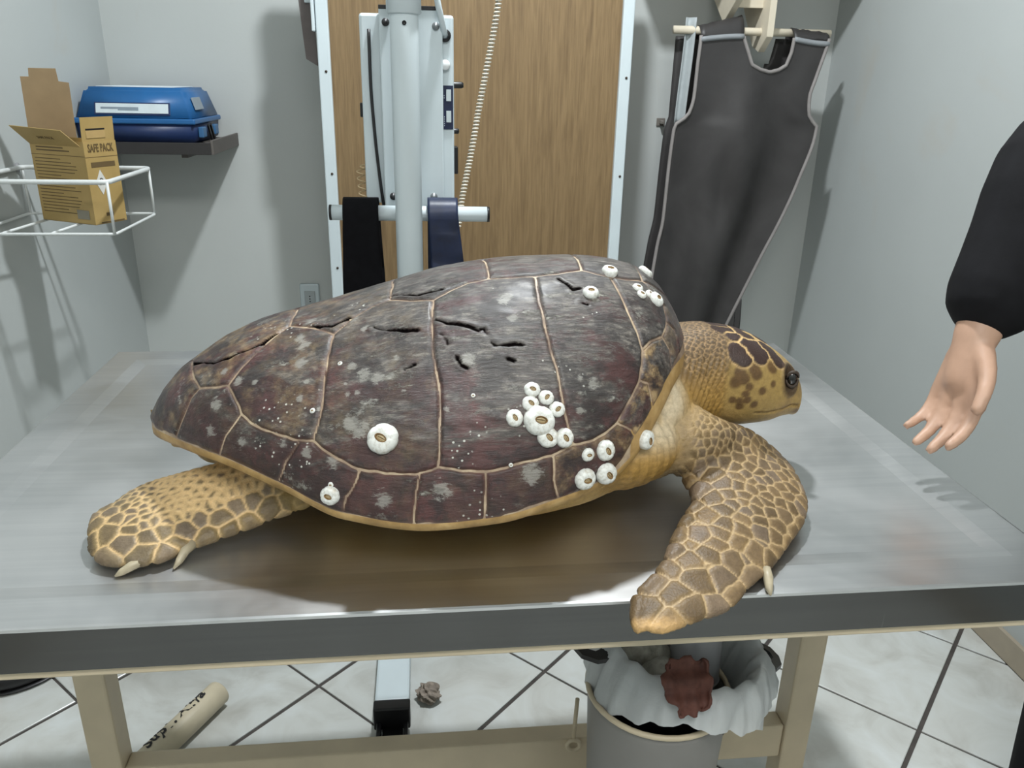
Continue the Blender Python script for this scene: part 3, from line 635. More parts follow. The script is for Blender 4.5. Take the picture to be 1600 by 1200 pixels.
# flippers
def flipper_cols(mask, radf, seed, cdark, cmid, cline, borderf, cand_lofts, edgek=.0035):
    global col
    cand = np.concatenate([c.reshape(-1,3) for c in cand_lofts]); cp = []
    for c in cand_lofts:
        a_, b_ = c.shape[:2]; s_, k_ = np.meshgrid(np.linspace(0,1,a_), np.linspace(0,1,b_,endpoint=False), indexing='ij'); cp.append(np.stack([s_.ravel(), (1-np.cos(2*np.pi*k_.ravel()))/2],1))
    cp = np.concatenate(cp); S, Rr = darts(cand, radf(cp[:,0],cp[:,1]), seed)
    Pm = P[mask]+np.stack([nz(P[mask],150,21),nz(P[mask],150,22),nz(P[mask],150,23)],1)*.0011
    e, ci = voro(Pm, S); rl = Rr[ci]; s_, c_ = par[mask][:,0], (1-np.cos(2*np.pi*par[mask][:,1]))/2
    bw = borderf(s_, c_)
    f = sm((e-bw*.5)/(bw*.9+.0006)); core = sm((e-bw)/(.3*rl+1e-6))
    g = np.random.default_rng(seed+1).uniform(0,1,len(S))[ci]
    sc = lerp(np.tile(cmid,(len(e),1)), cdark, core*.75+.0*g)*(0.78+.44*g)[:,None]; sc = lerp(sc, nlin('#6c6258'), .55*sm(np.random.default_rng(seed+2).uniform(-.6,1,len(S))[ci]))*(1+.16*nz(P[mask],260,seed+3)[:,None])
    col[mask] = lerp(np.tile(cline,(len(e),1)), sc, f); disp[mask] = .0013*sm(e/.0035)*np.clip(rl/.012,.4,1.4)+edgek*sm(e/.006)*sm((c_-.86)/.1)*sm((s_-.15)/.1)
    return s_, c_, e
m3 = reg == 3
def r3(s, c):
    r_ = .0115+0*s
    r_ = r_+.013*sm((s-.5)/.4)                       # bigger towards the tip
    r_ = r_+.011*sm((c-.62)/.3)*sm((s-.12)/.15)      # big along the trailing edge
    r_ = r_+.004*sm((.25-c)/.2)
    return r_*(.45+.55*sm((s-.1)/.22))
s_, c_, e_ = flipper_cols(m3, r3, 31, nlin('#5b4c36'), nlin('#7a6848'), nlin('#a99672'), lambda s,c: .0006+.0*s, [ffn, s5])
pf = sm((.22-s_)/.12); cc = col[m3]; col[m3] = lerp(cc, nlin('#a8925f'), pf*.55)
tip = sm((s_-.93)/.06); col[m3] = lerp(col[m3], nlin('#bfa06c'), tip*.8)
m4 = reg == 4
def r4(s, c): return (.0085+.012*sm((s-.80)/.12)+.012*sm((c-.68)/.2)*sm((s-.25)/.2))
s_, c_, e_ = flipper_cols(m4, r4, 41, nlin('#5f5440'), nlin('#857653'), nlin('#c6ae80'), lambda s,c: .0010+.0026*sm((.80-s)/.12)*sm((.80-c)/.1), [rfn], .0015)
pr = sm((.44-s_)/.06); col[m4] = lerp(col[m4], nlin('#8c7a48'), pr*.75)
gr = sm((s_-.70)/.12)*sm(nz(P[m4],60,44)+.4); col[m4] = lerp(col[m4], nlin('#6f6a5a'), gr*.35)
# trunk and shoulders
m1 = (reg == 1); col[m1] = lerp(np.tile(nlin('#a58a52'),(m1.sum(),1)), nlin('#c0a873'), sm(nz(P[m1],50,51)*.6+.5))
m2 = (reg == 2); Q = P[m2]
base2 = lerp(np.tile(nlin('#a08247'),(m2.sum(),1)), nlin('#c9bfa4'), sm((Q[:,2]-.085+.02*nz(Q,40,52))/.05)*sm((.325-Q[:,0])/.03))
col[m2] = base2
# head and neck
m0 = (reg == 0); Q = P[m0]; yc = np.interp(Q[:,0], HSt[:,0], HSt[:,1])
S, Rr = darts(head_pts(resample(HEAD,160), np.linspace(-np.pi,np.pi,90,endpoint=False)).reshape(-1,3), np.full(160*90,.0052), 61)
e, ci = voro(Q+np.stack([nz(Q,200,62),nz(Q,200,63),nz(Q,200,64)],1)*.001, S)
topf = sm((Q[:,2]-.120)/.07)
ground = lerp(np.tile(nlin('#a5874a'),(len(Q),1)), nlin('#8a7556'), topf)
cellc = lerp(np.tile(nlin('#8c7038'),(len(Q),1)), nlin('#574a38'), topf)
neck = lerp(ground*1.12, cellc, sm((e-.0003)/.0009))
hcol = lerp(np.tile(nlin('#9c8650'),(len(Q),1)), nlin('#b59a62'), sm(nz(Q,60,65)*.5+.4+(.09-Q[:,2])*12))
hf = sm((Q[:,0]-.372-.010*sm((Q[:,2]-.15)/.05))/.016); hc = lerp(neck, hcol, hf)
def both(pl): 
    out = []
    for p in pl: q = np.array(p[:3]); y0 = np.interp(q[0],HSt[:,0],HSt[:,1]); out += [q, np.array([q[0],2*y0-q[1],q[2]])]
    return out
# blotches
D = np.full(len(Q), 9.)
for gi, g_ in enumerate(HS['spot']):
    for q in both(g_): D = np.minimum(D, (np.linalg.norm(Q-q,axis=1)+.0014*nz(Q,150,66))*(.66 if gi in (5,6,7,8) else 1.0))
sizes = [1]
hc = lerp(hc, nlin('#4c3520'), sm((.0072-D)/.0035)*.85*hf)
# large horny plates
pd = []
for g_ in HS['plate'][:6]:
    one = [np.array(p[:3]) for p in g_]; two = [np.array([q[0],2*np.interp(q[0],HSt[:,0],HSt[:,1])-q[1],q[2]]) for q in one]
    for grp in ((one,two) if g_ is not HS['plate'][3] else (one+two,)):
        pd.append(np.min([np.linalg.norm(Q-q,axis=1) for q in grp],axis=0))
pd = np.sort(np.array(pd),axis=0); gap = (pd[1]-pd[0])/2+.0003*nz(Q,200,68)
inside = sm((.0132-pd[0]+.0012*nz(Q,90,69))/.0022)
zone = sm((.0152-pd[0])/.002)
hc = lerp(hc, nlin('#c2a877'), zone*hf)
hc = lerp(hc, np.tile(nlin('#33241f'),(len(Q),1))+.02*sm(nz(Q,60,70))[:,None], inside*sm((gap-.0009)/.0010))
# beak and snout
bk = sm((Q[:,0]-.480)/.02); hc = lerp(hc, nlin('#6a5844'), np.maximum(bk,.5*sm((Q[:,0]-.455)/.02))*.9*sm(.5+nz(Q,170,71)))
jaw = sm((.083-Q[:,2])/.012)*sm((Q[:,0]-.42)/.03); hc = lerp(hc, nlin('#a89f8c'), jaw*.7)
ey = np.array([.4755,-.0235,.139]); de = np.linalg.norm((Q-ey)*np.array([1,.6,.72]),axis=1)
ey2 = np.array([.4755,.0735,.139]); de = np.minimum(de, np.linalg.norm((Q-ey2)*np.array([1,.6,.72]),axis=1))
hc = lerp(hc, nlin('#3a2e24'), sm((.0205-de)/.007)*.9)
col[m0] = hc
dp = .0007*sm(e/.0016)*(1-hf)+hf*inside*.0009*sm((gap-.0006)/.0012)
dp -= .0045*sm((.0125-de)/.006)
dp += .0022*sm(1-abs(de-.0150)/.0045)
# mouth line
ml_ = np.array([[.500,.0,.094],[.484,-.0192,.100],[.4652,-.0274,.097],[.4428,-.0354,.096],[.425,-.040,.098]])
ml2 = ml_.copy(); ml2[:,1] = 2*np.interp(ml_[:,0],HSt[:,0],HSt[:,1])-ml2[:,1]
sml = np.concatenate([np.concatenate([a+(b-a)*np.linspace(0,1,14)[:,None] for a,b in zip(mm[:-1],mm[1:])]) for mm in (ml_,ml2)])
dm = np.min([np.hypot(Q[:,0]-p[0], Q[:,2]-p[2])+(np.abs(Q[:,1]-p[1])>.03)*9 for p in sml],axis=0)
dp -= .0022*sm((.0026-dm)/.0022); hcm = col[m0]; col[m0] = lerp(hcm, nlin('#5c4630'), sm((.0016-dm)/.0014)*.7)
disp[m0] = dp
# neck folds, running round the neck, and skin creases at the shoulder
fold = np.sin((Q[:,0]+.35*(.2-Q[:,2])+.004*nz(Q,40,72))*2*np.pi/.0085); disp[m0] += .0010*fold*(1-hf)*sm((.19-Q[:,2])/.03)
kk = P[m2]; disp[m2] += .0007*np.sin((kk[:,0]*.8+kk[:,1]*.5+.006*nz(kk,40,73))*2*np.pi/.016)
creaseS = np.array([kk[:,0]]).T
e2_, ci2 = voro(kk+.001*np.stack([nz(kk,200,74)]*3,1), darts(np.concatenate([r for r,q in zip(refs,refr) if q[0]==2]), np.full(sum(len(r) for r,q in zip(refs,refr) if q[0]==2),.0065), 75)[0])
col[m2] = lerp(col[m2], col[m2]*.78, sm((.0012-e2_)/.001)*.8); disp[m2] += .0005*sm(e2_/.0015)
P2 = P+Nn*disp[:,None]
# soften region borders
skin.vertices.foreach_set('co', P2.astype(np.float32).ravel())
E_ = np.empty(len(skin.edges)*2,np.int32); skin.edges.foreach_get('vertices',E_); E_ = E_.reshape(-1,2)
bd = reg[E_[:,0]] != reg[E_[:,1]]; w = np.zeros(n); w[E_[bd].ravel()] = 1
for it in range(9):
    s1 = np.zeros(n); cnt = np.zeros(n)
    for a, b in ((0,1),(1,0)): np.maximum.at(s1, E_[:,a], w[E_[:,b]]-.12)
    w = np.maximum(w, s1)
for it in range(14):
    acc = np.zeros((n,3)); cnt = np.zeros(n)
    for a, b in ((0,1),(1,0)):
        for ch in range(3): acc[:,ch] += np.bincount(E_[:,a], col[E_[:,b],ch], n)
        cnt += np.bincount(E_[:,a], minlength=n)
    av = acc/np.maximum(cnt,1)[:,None]; col = lerp(col, av, w*.8)
col = np.clip(col*np.array([1.06,.985,.95]),0,1)
ca = skin.color_attributes.new('pigment', 'FLOAT_COLOR', 'POINT'); ca.data.foreach_set('color', np.concatenate([col, np.ones((n,1))],1).astype(np.float32).ravel())
t = NT('reptile_skin'); co = t.coord(); a = t.attr('pigment','Color')
v = t.ramp(t.noise(co, 140, 5, .7), [(.25,.72),(.75,1.22)]); t.set(t.mix(1.0, a, v, 'MULTIPLY'), .5, 0, .4)
t.bump(t.math('ADD', t.noise(co, 300, 4, .7), t.vor(co, 420)), .35, .0009); M_skin = t.m
mobj('body', skin, M_skin, turtle, True)
print('SKIN verts', n)
# eyes, lids, claws
M_eye = simple('turtle_eye', '#0b0908', .08, var=.1, spec=.8); M_lid = simple('eyelid_skin', '#3d3025', .55, var=.35, scale=220, bump=.6)
for sgn, c in ((-1,(.4755,-.0205,.139)),(1,(.4755,.0705,.139))):
    V, F = grid_ring(ellipsoid((0,0,0),(.0078,.0065,.0100),14,20),20); pyobj('eye', [Vector(v)+Vector(c)+Vector((.0005,-sgn*.0008,0)) for v in V], F, M_eye, turtle)
    for tz, rr in ((1,.0021),(-1,.0020)):
        path = [(c[0]+.0088*math.cos(a_)*.95+.001, c[1]+sgn*(.0034-.002*abs(math.cos(a_))), c[2]+tz*.0102*math.sin(a_)) for a_ in np.linspace(.1,math.pi-.1,9)]
        tube('eyelid', path, [rr*.5,rr*.8,rr,rr*1.1,rr*1.1,rr*1.1,rr,rr*.8,rr*.5], M_lid, turtle, 8)
M_claw = simple('claw_horn', '#a59a82', .4, var=.15, scale=90)
for pth in ([(-.262,-.166,.012),(-.268,-.176,.010),(-.272,-.187,.004),(-.276,-.196,.0)], [(-.305,-.190,.010),(-.316,-.198,.008),(-.327,-.203,.003),(-.333,-.206,.0)], [(.358,-.262,.012),(.357,-.272,.009),(.353,-.286,.004),(.352,-.293,.001)]):
    tube('claw', pth, [.0058,.0056,.0042,.0012], M_claw, turtle, 8)

# barnacles cemented to the shell
t = NT('barnacle_shell'); co = t.coord(); c1 = t.ramp(t.noise(co, 300, 4, .6), [(.3,lin('#c0bfb6')),(.5,lin('#dcddd8')),(.8,lin('#eceeea'))]); c1 = t.mix(t.ramp(t.noise(co,90,5,.6),[(.55,0),(.72,.55)]), c1, lin('#a08f70')); t.set(c1, .45); t.bump(t.noise(co, 900, 3), .3, .0005); M_barn = t.m
M_lip = simple('barnacle_lip', '#7c6039', .6, var=.25, scale=400); M_oper = simple('barnacle_plate', '#b3a07c', .5, var=.2, scale=500)
def barnacle(u, v, r, deg, squash=1.0):
    p = Vector(shell(np.array(u),np.array(v))); i = int(np.clip(np.searchsorted(us,u),1,NU-2)); j = int(np.clip(np.searchsorted(vs_,v),3,NV-4))
    nrm = Vector(SN[i,j])
    if v < -.97: nrm = (nrm+Vector((.55,-.8,.1))).normalized()
    ax = Vector((1,0,0)); ax = (ax-nrm*ax.dot(nrm)).normalized(); ay = nrm.cross(ax); a_ = math.radians(deg)
    X = ax*math.cos(a_)+ay*math.sin(a_); Y = nrm.cross(X); Mx = Matrix((( X.x,Y.x,nrm.x,0),(X.y,Y.y,nrm.y,0),(X.z,Y.z,nrm.z,0),(0,0,0,1)))
    prof = [(1.0,-.12),(1.03,.12),(1.0,.32),(.90,.52),(.72,.66),(.52,.72),(.40,.68)]
    N_ = 36; V, F = [], []
    wv = R.uniform(0,6)
    for k, (pr, pz) in enumerate(prof):
        inner_f = max(0,(k-3)/3)
        for q in range(N_):
            th = 2*math.pi*q/N_; g_ = 0
            for sut in range(6):
                dd = abs((th-sut*math.pi/3-.5+math.pi)%(2*math.pi)-math.pi); g_ = max(g_, math.exp(-(dd/.10)**2))
            rad = pr*r*(1-.045*g_)*(1+.03*math.sin(2*th+wv)); z = pz*r*(1-.05*g_)
            ell = 1-.38*inner_f
            V.append((rad*math.cos(th)*(1), rad*math.sin(th)*ell, z))
        if k: 
            for q in range(N_): F.append(((k-1)*N_+q,(k-1)*N_+(q+1)%N_,k*N_+(q+1)%N_,k*N_+q))
    o = pyobj('barnacle', V, F, M_barn, turtle); o.matrix_local = Matrix.Translation(p+nrm*.0012)@Mx
    n2 = 24; V, F = [], []
    for k, (pr, pz) in enumerate(((.43,.69),(.41,.735),(.355,.70),(.31,.52))):
        for q in range(n2):
            th = 2*math.pi*q/n2; V.append((pr*r*math.cos(th), pr*r*.60*math.sin(th), pz*r))
        if k:
            for q in range(n2): F.append(((k-1)*n2+q,(k-1)*n2+(q+1)%n2,k*n2+(q+1)%n2,k*n2+q))
    l = pyobj('opening_rim', V, F, M_lip, o)
    V, F = [], []
    for s_ in (-1,1):
        b0 = len(V); V.append((0,s_*r*.06,r*.66)); m_ = 12
        for q in range(m_+1):
            th = math.pi*q/m_; V.append((.33*r*math.cos(th), s_*(.010*r+.19*r*math.sin(th)), r*(.56)))
        for q in range(m_): F.append((b0,b0+1+q,b0+2+q) if s_ > 0 else (b0,b0+2+q,b0+1+q))
        F.append((b0,b0+m_+1,b0+1) if s_ > 0 else (b0,b0+1,b0+m_+1))
    pyobj('closing_plates', V, F, M_oper, o, False)
    return o
for u, v, r_, dg_ in BARN:
    barnacle(u, v, r_, -dg_)
bpy.context.view_layer.update()
# ------------------------------------------------------------------ mobile lead screen with wood panel
scr = empty('radiation_screen', (.16,2.65,0), label='tall wood-panelled mobile screen in a white metal frame behind the table', cat='screen')
SX0, SX1 = -.31, .645; cx = .16
def sl(x, y, z): return (x-cx, y-2.65, z)
box('wood_panel', sl(SX0+.035,2.652,.12), sl(SX1-.03,2.668,1.92), M_wood, scr, .001)
for nm, x0, x1, z0, z1 in (('frame_post',SX0,SX0+.037,.09,1.95),('frame_post',SX1-.032,SX1+.004,.09,1.95)):
    box(nm, sl(x0,2.635,z0), sl(x1,2.680,z1), M_white_paint, scr, .004)
    for k in range(6):
        lathe('screw', [(.0001,0),(.004,0),(.004,.0015),(.001,.003)], M_lid, scr, 10, caps=False, loc=sl((x0+x1)/2+.004,2.6345,.3+.3*k-.09), rot=(math.pi/2,0,0))
for z0, z1 in ((.09,.125),(1.915,1.95)): box('frame_bar', sl(SX0+.037,2.636,z0), sl(SX1-.032,2.679,z1), M_white_paint, scr, .004)
for x in (SX0+.02, SX1-.014):
    box('castor_arm', sl(x-.02,2.50,.06), sl(x+.02,2.80,.09), M_white_paint, scr, .004)
    for y in (2.52,2.78): 
        lathe('castor_wheel', [(.004,-.011),(.022,-.011),(.026,-.006),(.026,.006),(.022,.011),(.004,.011)], M_black, scr, 20, loc=sl(x,y,.027), rot=(0,math.pi/2,0))
box('side_handle', sl(SX0-.012,2.63,1.52), sl(SX0-.002,2.67,1.78), M_white_paint, scr, .003)

prism('handle_shadow_sheet', [(-.365-cx,1.62),(-.322-cx,1.62),(-.318-cx,1.425),(-.352-cx,1.445)], 'y', .045, .055, simple('handle_shadow_grey','#6f6765',.8), scr, .001)  # sheet modelled in place of the side handle's cast shadow; no real strap
box('shadow_sheet_block', (-.345-cx,.03,1.60), (-.318-cx,.056,1.63), M_white_paint, scr, .002)  # block added to carry the shadow sheet
# ------------------------------------------------------------------ wall socket
sk = empty('wall_socket', (-.442,YB,.60), label='white wall socket plate low on the back wall left of the wooden screen', cat='socket')
box('socket_plate', (-.036,-.008,-.058), (.036,0,.058), M_white_paint, sk, .006)
box('socket_insert', (-.02,-.011,-.03), (.02,-.008,.03), simple('socket_insert','#a9b0b2',.4), sk, .002)
for dz in (-.010,.0,.010): lathe('pin_hole', [(.0001,.0),(.0024,.0),(.0024,.001)], M_black, sk, 10, False, loc=(0,-.0115,dz), rot=(math.pi/2,0,0))

# ------------------------------------------------------------------ portable x-ray stand
xr = empty('equipment_stand', (-.034,1.75,0), label='white medical equipment stand with a vertical pole and rear control box', cat='stand')
XO = Vector((-.034,1.75,0))
def xl(x, y, z): return tuple(Vector((x,y,z))-XO)
pole = lathe('pole', [(.0285,.1),(.0285,1.52),(.028,1.525)], M_white_paint, xr, 32, loc=(0,0,0))
lathe('pole_sleeve', [(.031,1.515),(.0345,1.517),(.0345,2.05),(.03,2.055)], M_white_paint, xr, 32)
M_dot = simple('dark_screw','#2c2c2e',.4)
lathe('pole_hole', [(.0001,0),(.0045,0),(.004,.001)], M_black, xr, 12, False, loc=(0.001,-.0315,1.498), rot=(math.pi/2,0,0))
# base: two rails on the floor and a forward foot
box('foot', xl(-.133,1.455,.03), xl(-.055,1.80,.085), M_white_paint, xr, .006)
box('foot_cap', xl(-.135,1.425,.028), xl(-.053,1.457,.087), M_black, xr, .004)
bm = bmesh.new(); add_box(bm, xl(-.128,1.33,.012), xl(-.118,1.43,.05), .002); add_box(bm, xl(-.068,1.33,.012), xl(-.058,1.43,.05), .002); add_box(bm, xl(-.116,1.33,.02), xl(-.07,1.43,.03), .001)
bm_obj('castor_fork', bm, M_black, xr)
lathe('castor_wheel', [(.004,-.015),(.018,-.015),(.022,-.01),(.022,.01),(.018,.015),(.004,.015)], simple('grey_rubber','#4a4a4c',.6), xr, 24, loc=xl(-.093,1.36,.022), rot=(0,math.pi/2,0))
box('cross_foot', xl(-.36,1.74,.03), xl(.26,1.80,.10), M_white_paint, xr, .006)
# control box on the pole
PB = 1.86
box('control_box', xl(-.130,PB,1.132), xl(.068,PB+.10,1.523), M_white_paint, xr, .006)
box('mount_plate', xl(-.088,PB-.018,1.125), xl(.044,PB-.001,1.535), M_white_paint, xr, .003)
for z0 in (1.118,1.530): box('end_strip', xl(-.088,PB-.02,z0), xl(.044,PB+.0,z0+.008), M_black, xr, .001)
for x, z in ((-.074,1.505),(.030,1.500),(-.069,1.150),(.021,1.150)):
    lathe('bolt', [(.0001,0),(.008,0),(.008,.003),(.0045,.004),(.004,.009),(.0001,.009)][::-1], M_dot if x < 0 else simple('bolt_steel','#8e9294',.3,.6), xr, 14, False, loc=xl(x,PB-.019,z), rot=(math.pi/2,0,0))
lathe('knob', [(.011,0),(.011,.008),(.008,.011),(.0001,.011)], simple('white_knob','#dfe3e4',.3), xr, 18, False, loc=xl(.049,PB-.001,1.425), rot=(math.pi/2,0,0))
box('rating_label', xl(.042,PB-.0022,1.293), xl(.067-.001,PB-.0006,1.384), simple('navy_label','#15203f',.35), xr, .0004)
for z0 in (1.352,1.308): box('label_window', xl(.051,PB-.0032,z0), xl(.0615,PB-.0022,z0+.024), simple('label_paper','#c3cdd0',.5), xr, .0003)
for k in range(7): box('label_print', xl(.046,PB-.0028,1.300+.0045*k+(.035 if k>4 else 0)), xl(.0472,PB-.0022,1.3025+.0045*k+(.035 if k>4 else 0)), simple('label_ink','#b9c2cc',.5), xr, 0)
cb = smoothpath([xl(-.110,PB-.004,1.492),xl(-.110,PB-.010,1.40),xl(-.105,PB-.012,1.28),xl(-.097,PB-.012,1.18),xl(-.091,PB-.010,1.122)], 24)
tube('black_cable', cb, .0035, M_black, xr, 8)
lathe('cable_grommet', [(.013,.0),(.013,.006),(.007,.007)], M_black, xr, 18, False, loc=xl(.049,PB-.001,1.483), rot=(math.pi/2,0,0))
tube('white_cable', smoothpath([xl(.049,PB-.004,1.483),xl(.046,PB-.02,1.495),xl(.035,PB-.04,1.54),xl(.02,PB-.045,1.62),xl(.012,PB-.03,1.75)], 24), .0065, M_white_paint, xr, 10)
for z, l_, r_ in ((1.385,.022,.007),(1.288,.012,.006)):
    lathe('side_knob', [(r_,0),(r_,l_*.8),(r_*.7,l_),(.0001,l_)], M_black, xr, 14, False, loc=xl(.068,PB+.03,z), rot=(0,math.pi/2,0))
box('side_switch', xl(.068,PB+.02,1.195), xl(.077,PB+.05,1.255), M_black, xr, .002)
box('side_switch', xl(-.137,PB+.02,1.315), xl(-.130,PB+.05,1.345), M_black, xr, .002)
V, F = tube_vf([xl(-.202,1.80,1.120),xl(.138,1.80,1.117)], .0165, 20); pyobj('handlebar', V, F, M_white_paint, xr)
for a_, b_ in ((-.207,-.2015),(.1375,.143)):
    V, F = tube_vf([xl(a_,1.80,1.120 if a_<0 else 1.117),xl(b_,1.80,1.120 if a_<0 else 1.117)], .0168, 20); pyobj('handlebar_cap', V, F, M_black, xr)
box('handlebar_clamp', xl(-.06,1.775,1.10), xl(-.008,1.81,1.138), M_white_paint, xr, .003)
# coiled lead hanging beside the box
ctr = smoothpath([(.06,1.90,2.06),(.15,1.97,1.93),(.190,2.0,1.75),(.182,2.0,1.62),(.170,2.0,1.53),(.156,2.0,1.455),(.145,2.0,1.40),(.134,2.0,1.345),(.112,1.985,1.23),(.088,1.96,1.12),(.078,1.94,1.06)], 1100)
hel = []
for i, p in enumerate(ctr):
    tn = ctr[min(i+1,1099)]-ctr[max(i-1,0)]; tn /= np.linalg.norm(tn); u_ = np.cross(tn,[0,1,0]); u_ /= np.linalg.norm(u_); v_ = np.cross(tn,u_); a_ = i/1100*2*np.pi*128
    hel.append(p+(u_*np.cos(a_)+v_*np.sin(a_))*.0062)
hel = [Vector(p)-XO for p in hel]
tube('coiled_lead', hel, .0021, simple('lead_plastic','#cfc9ba',.4), xr, 6)
ctr = smoothpath([(-.128,PB+.03,1.215),(-.142,PB+.02,1.20),(-.14,PB+.01,1.17),(-.136,PB,1.13)], 120); hel = []
for i, p in enumerate(ctr):
    a_ = i/120*2*np.pi*6; hel.append(Vector((p[0]+.008*math.cos(a_),p[1]+.006*math.sin(a_),p[2]))-XO)
tube('looped_wire', hel, .0016, simple('wire_plastic','#b59f7a',.5), xr, 6)

# cloth pieces over the handlebar
def draped(name, x0, x1, zt, front, back, mat, label, tilt=0.0, w2=None, wr=0):
    """strip of thick cloth folded over the bar; front/back: lengths"""
    n, m = 46, 12; L_f, L_b, r_ = front, back, .027; V, F = [], []
    w2 = w2 or (x1-x0)
    tot = L_f+math.pi*r_+L_b
    for side_ in (0,1):
        for i in range(n):
            s_ = i/(n-1)*tot
            for j in range(m):
                q = j/(m-1); off_ = .007 if side_ else 0
                if s_ < L_f: d = L_f-s_; y, z = -r_-off_, -d; ny = -1; fr = d/L_f
                elif s_ < L_f+math.pi*r_: a_ = (s_-L_f)/r_; y, z = -(r_+off_)*math.cos(a_), (r_+off_)*math.sin(a_); ny = 0; fr = 0; d = 0
                else: d = s_-L_f-math.pi*r_; y, z = r_+off_, -d; fr = d/L_b; ny = 1
                wid = (x1-x0)+(w2-(x1-x0))*fr; x = (x0+x1)/2+(q-.5)*wid+tilt*fr*(1 if ny <= 0 else .35)
                y += .004*math.sin(z*60+q*3)*min(1,abs(z)*8)+wr*.004*math.sin(z*190+q*2)*min(1,abs(z)*15)-.006*ny*math.sin(q*math.pi)*0
                edge = (1-(2*q-1)**6); y += (0 if side_ == 0 else ny*0)+(.0 if edge else 0)
                V.append((x, 1.80+y, 1.119+z))
    def id_(s,i,j): return s*n*m+i*m+j
    for i in range(n-1):
        for j in range(m-1):
            F.append((id_(0,i,j),id_(0,i,j+1),id_(0,i+1,j+1),id_(0,i+1,j))); F.append((id_(1,i,j),id_(1,i+1,j),id_(1,i+1,j+1),id_(1,i,j+1)))
        F.append((id_(0,i,0),id_(0,i+1,0),id_(1,i+1,0),id_(1,i,0))); F.append((id_(0,i,m-1),id_(1,i,m-1),id_(1,i+1,m-1),id_(0,i+1,m-1)))
    for j in range(m-1):
        F.append((id_(0,0,j),id_(1,0,j),id_(1,0,j+1),id_(0,0,j+1))); F.append((id_(0,n-1,j),id_(0,n-1,j+1),id_(1,n-1,j+1),id_(1,n-1,j)))
    c = Vector(((x0+x1)/2,1.80,1.119)); V = [Vector(v)-c for v in V]
    o = pyobj(name, V, F, mat, None, True, loc=c); tag(o, label, 'collar', 'protective collars over the handlebar'); return o
draped('protective_collar', -.176, -.100, 1.12, .30, .24, M_blackcloth, 'black cloth collar draped over the left end of the white handlebar', -.002, .098)
M_navy = simple('navy_satin', '#14203c', .45, var=.35, scale=22, bump=.2)
draped('protective_collar', .006, .072, 1.12, .26, .28, M_navy, 'dark navy wrinkled collar draped over the handlebar right of the pole', .022, .085, 1)

# ------------------------------------------------------------------ shelf with blue cases
M_shelf = simple('grey_shelf_board', '#5d5854', .6, var=.1, scale=12)
sh = empty('wall_shelf', (-.86,3.05,1.163), label='dark grey wall shelf in the left corner under the blue case', cat='shelf')
box('shelf_board', (-.2,-.365,.0), (.2,0,.025), M_shelf, sh, .002)
box('shelf_lip', (-.2,-.369,-.004), (.2,-.365,.032), simple('shelf_front','#2c2a2a',.6), sh, .001)
box('shelf_lip', (.2,-.369,-.004), (.208,0,.04), M_shelf, sh, .002)
box('bracket', (.09,-.3,-.02), (.11,-.002,-.001), M_shelf, sh, .001)
M_blue = simple('blue_plastic', '#235f96', .38, var=.05); M_dblue = simple('dark_blue_plastic', '#182c55', .45, var=.1)
cs = empty('carry_case', (-.868,2.865,1.188), label='blue plastic carry case with a white label on the corner shelf', cat='case')
def frustum(name, x0,x1,y0,y1,z0,z1, ins, mat, parent, bev=.008):
    bm = bmesh.new(); vs = add_box(bm, (x0,y0,z0), (x1,y1,z1))
    for v in vs:
        if v.co.z > (z0+z1)/2: v.co.x += ins*(1 if v.co.x < (x0+x1)/2 else -1); v.co.y += ins*(1 if v.co.y < (y0+y1)/2 else -1)
    bmesh.ops.bevel(bm, geom=bm.edges[:], offset=bev, segments=3, affect='EDGES'); return bm_obj(name, bm, mat, parent, True)
frustum('lower_shell', -.185,.155,-.165,.16,.0,.068,-.006,M_dblue,cs)
frustum('upper_shell', -.190,.165,-.172,.165,.066,.165,.030,M_blue,cs,.012)
box('rim_band', (-.192,-.176,.060), (.167,.168,.076), M_blue, cs, .004)
box('paper_sheet', (-.13,-.12,.1655), (.10,.10,.1675), simple('white_paper','#d9e2e6',.6), cs, .0003)
lbl = Matrix.Translation((.012,-.1630,.103))@Matrix.Rotation(math.radians(-17),4,'X')
box('label_frame', (-.14,-.003,-.019), (.083,.0,.019), M_dblue, cs, .001, lbl)
box('label_card', (-.135,-.005,-.014), (.078,-.003,.015), simple('label_card','#c9d4d8',.5), cs, .0005, lbl)
bm = bmesh.new()
for k in range(2): add_box(bm, (-.12+.05*k,-.0056,-.002-.004*k), (-.07+.06*k,-.005,.004), 0, lbl)
bm_obj('label_print', bm, simple('label_print','#7f8c96',.6), cs)
lt2 = Matrix.Translation((.154,-.06,.118))@Matrix.Rotation(math.radians(-17),4,'Y')
box('grey_patch', (-.001,-.06,-.018), (.003,.035,.02), simple('grey_patch','#8d98a0',.5), cs, .001, lt2)
for y in (-.10,.06): box('latch', (.160,y-.022,.018), (.176,y+.022,.05), simple('latch_plastic','#3d6a94',.4), cs, .003)
bm = bmesh.new()
for y in (-.035,.0): add_box(bm, (0,-.005,-.03), (.006,.005,.03), .001, Matrix.Translation((.172,y,.03))@Matrix.Rotation(math.radians(35),4,'X'))
bm_obj('clip', bm, M_black, cs)
for x in (-.15,.12): box('foot_pad', (x-.015,-.14,-.0), (x+.015,-.11,.004), M_black, cs, .001)
